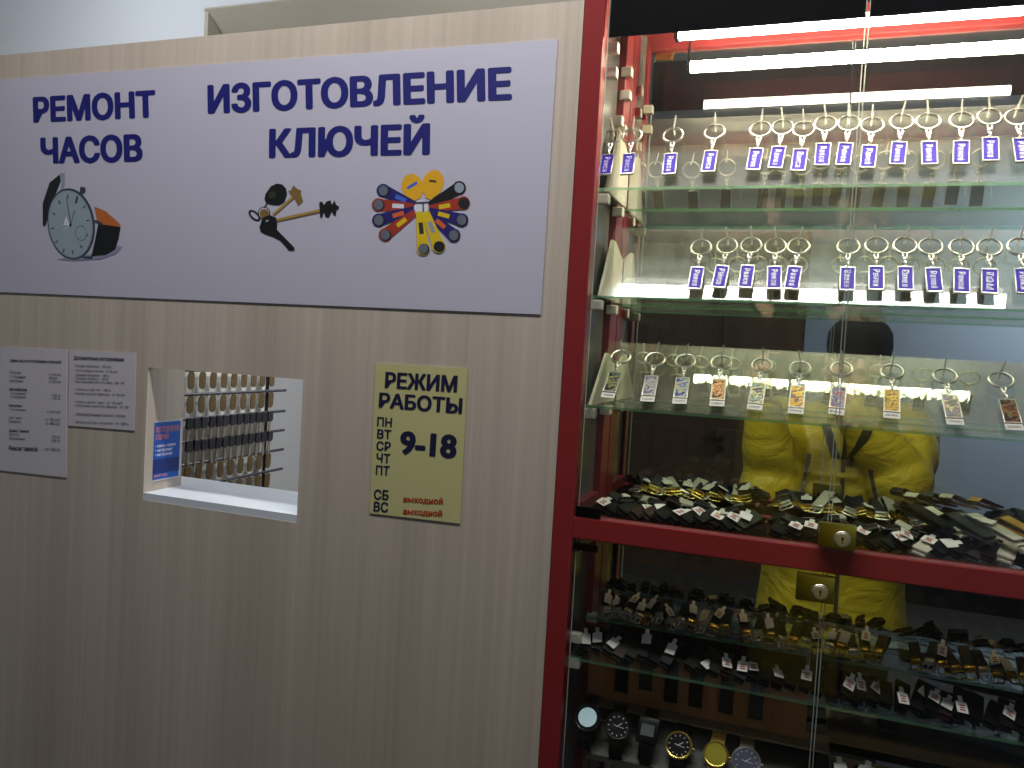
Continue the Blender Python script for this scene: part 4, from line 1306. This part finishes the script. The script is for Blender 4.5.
# eyes
for s in (-1, 1):
    MB().ball((HX + s * .031, HY + .0745, HZ + .006), (.013, .010, .0085), 14).build('eye', M['eye'], person, True)
    MB().ball((HX + s * .030, HY + .0825, HZ + .006), (.0050, .0030, .0050), 12).build('iris', M['phone'], person, True)
# hat: close black knit cap
hat = MB()
hat.loft([oval(HX, HY - .012, HZ + .006, .0880, .106, 32), oval(HX, HY - .012, HZ + .045, .0950, .110, 32), oval(HX, HY - .012, HZ + .085, .0920, .107, 32), oval(HX, HY - .014, HZ + .110, .078, .093, 32), oval(HX, HY - .016, HZ + .126, .058, .070, 32), oval(HX, HY - .016, HZ + .134, .030, .035, 32)])
hat.build('hat', M['knit'], person, True)
# trousers and shoes
tr = MB()
tr.loft([oval(BX, BY, .74, .178, .125), oval(BX, BY, .90, .172, .122), oval(BX, BY, .99, .170, .120)])
for s in (-1, 1):
    tr.path([(BX + s * .080, BY, .88), (BX + s * .092, BY, .74), (BX + s * .097, BY + .004, .50), (BX + s * .100, BY - .008, .28), (BX + s * .102, BY - .01, .085)], [.108, .104, .080, .072, .066], 20)
remesh(tr, 'trousers', M['trousers'], 0.012, 5, person)
for s in (-1, 1):
    MB().ball((BX + s * .106, BY + .050, .050), (.052, .140, .049), 22).box((BX + s * .106, BY + .050, .010), (.092, .262, .020), bev=.009).build('shoe', M['black_leather'], person, True)
# jacket: padded body, sleeves, collar
jk = MB()
jk.loft([oval(BX + .004, BY, .690, .225, .170, 28), oval(BX + .004, BY, .715, .232, .178, 28), oval(BX, BY, .86, .216, .172, 28), oval(BX, BY, 1.02, .205, .160, 28), oval(BX, BY + .004, 1.18, .212, .160, 28), oval(BX, BY + .002, 1.31, .212, .150, 28), oval(BX, BY, 1.39, .175, .125, 28), oval(BX + .012, BY + .008, 1.435, .095, .090, 28), oval(BX + .018, BY + .014, 1.475, .085, .085, 28)])
for Sh, E_, W_ in ((SL, EL_, WL), (SR, ER, WR)):
    jk.path([Vector((BX, BY, 1.34)).lerp(Sh, .55), Sh, Sh.lerp(E_, .5) + Vector((0, .01, .01)), E_ + Vector((0, 0, -.006)), E_.lerp(W_, .38), E_.lerp(W_, .70), E_.lerp(W_, .86)], [.085, .094, .098, .092, .076, .058, .048], 20)
    jk.ball(E_ + Vector((0, .0, -.012)), .094, 20)
    # padded folds along the sleeve
    for t in (.18, .42, .66):
        q = Sh.lerp(E_, t); dvec = (E_ - Sh).to_track_quat('Z', 'Y').to_matrix().to_4x4()
        jk.ring((0, 0, 0), 0.088, 0.016, Matrix.Translation(q) @ dvec, 24, 8)
for z, w in ((.80, .012), (.955, .010), (1.10, .010), (1.235, .010)):
    jk.loft([oval(BX, BY, z - .03, .20, .155, 28), oval(BX, BY, z, .219 + w * .3, .170 + w * .3, 28), oval(BX, BY, z + .03, .20, .155, 28)])
jacket = remesh(jk, 'jacket', M['jacket'], 0.009, 5, person)
bpy.context.view_layer.update()
def front(x, z):
    ok, loc, nor, _ = jacket.ray_cast(Vector((x, -0.4, z)), Vector((0, -1, 0)))
    return loc.y if ok else BY + .17
def strip(x0, z0, x1, z1, w, name, mat):
    rings = []
    for i in range(13):
        t = i / 12
        x, z = x0 + (x1 - x0) * t, z0 + (z1 - z0) * t
        y = front(x, z)
        rings.append([(x - w / 2, y - .004, z), (x + w / 2, y - .004, z), (x + w / 2, y + .0035, z), (x - w / 2, y + .0035, z)])
    return MB().loft(rings).build(name, mat, person)
strip(BX - .002, 1.40, BX + .012, .70, .012, 'zipper', M['jacket_black'])
strip(BX - .095, 1.29, BX - .120, 1.13, .014, 'pocket_zip', M['jacket_black'])
strip(BX + .070, 1.27, BX + .115, 1.11, .016, 'pocket_zip', M['jacket_black'])
strip(BX - .055, 1.385, BX - .020, 1.285, .026, 'collar_flap', M['jacket_black'])
strip(BX + .050, 1.385, BX + .010, 1.265, .026, 'collar_flap', M['jacket_black'])
# phone
ph = empty('phone', PC)
ph.rotation_euler = (0, 0, 0)
MB().box((0, 0, 0), (0.150, 0.008, 0.074), bev=.003).build('body', M['phone'], ph)
MB().box((0, -0.0043, 0), (0.142, 0.0006, 0.068)).build('screen', M['lcd'], ph)
MB().cyl((0.028, 0.0038, 0.014), (0.028, 0.0052, 0.014), 0.0075, n=20).cyl((0.050, 0.0038, 0.014), (0.050, 0.0052, 0.014), 0.0075, n=20).build('camera_lens', M['dark_metal'], ph)
tag(ph, 'black phone held sideways by the person in the yellow jacket', 'phone')
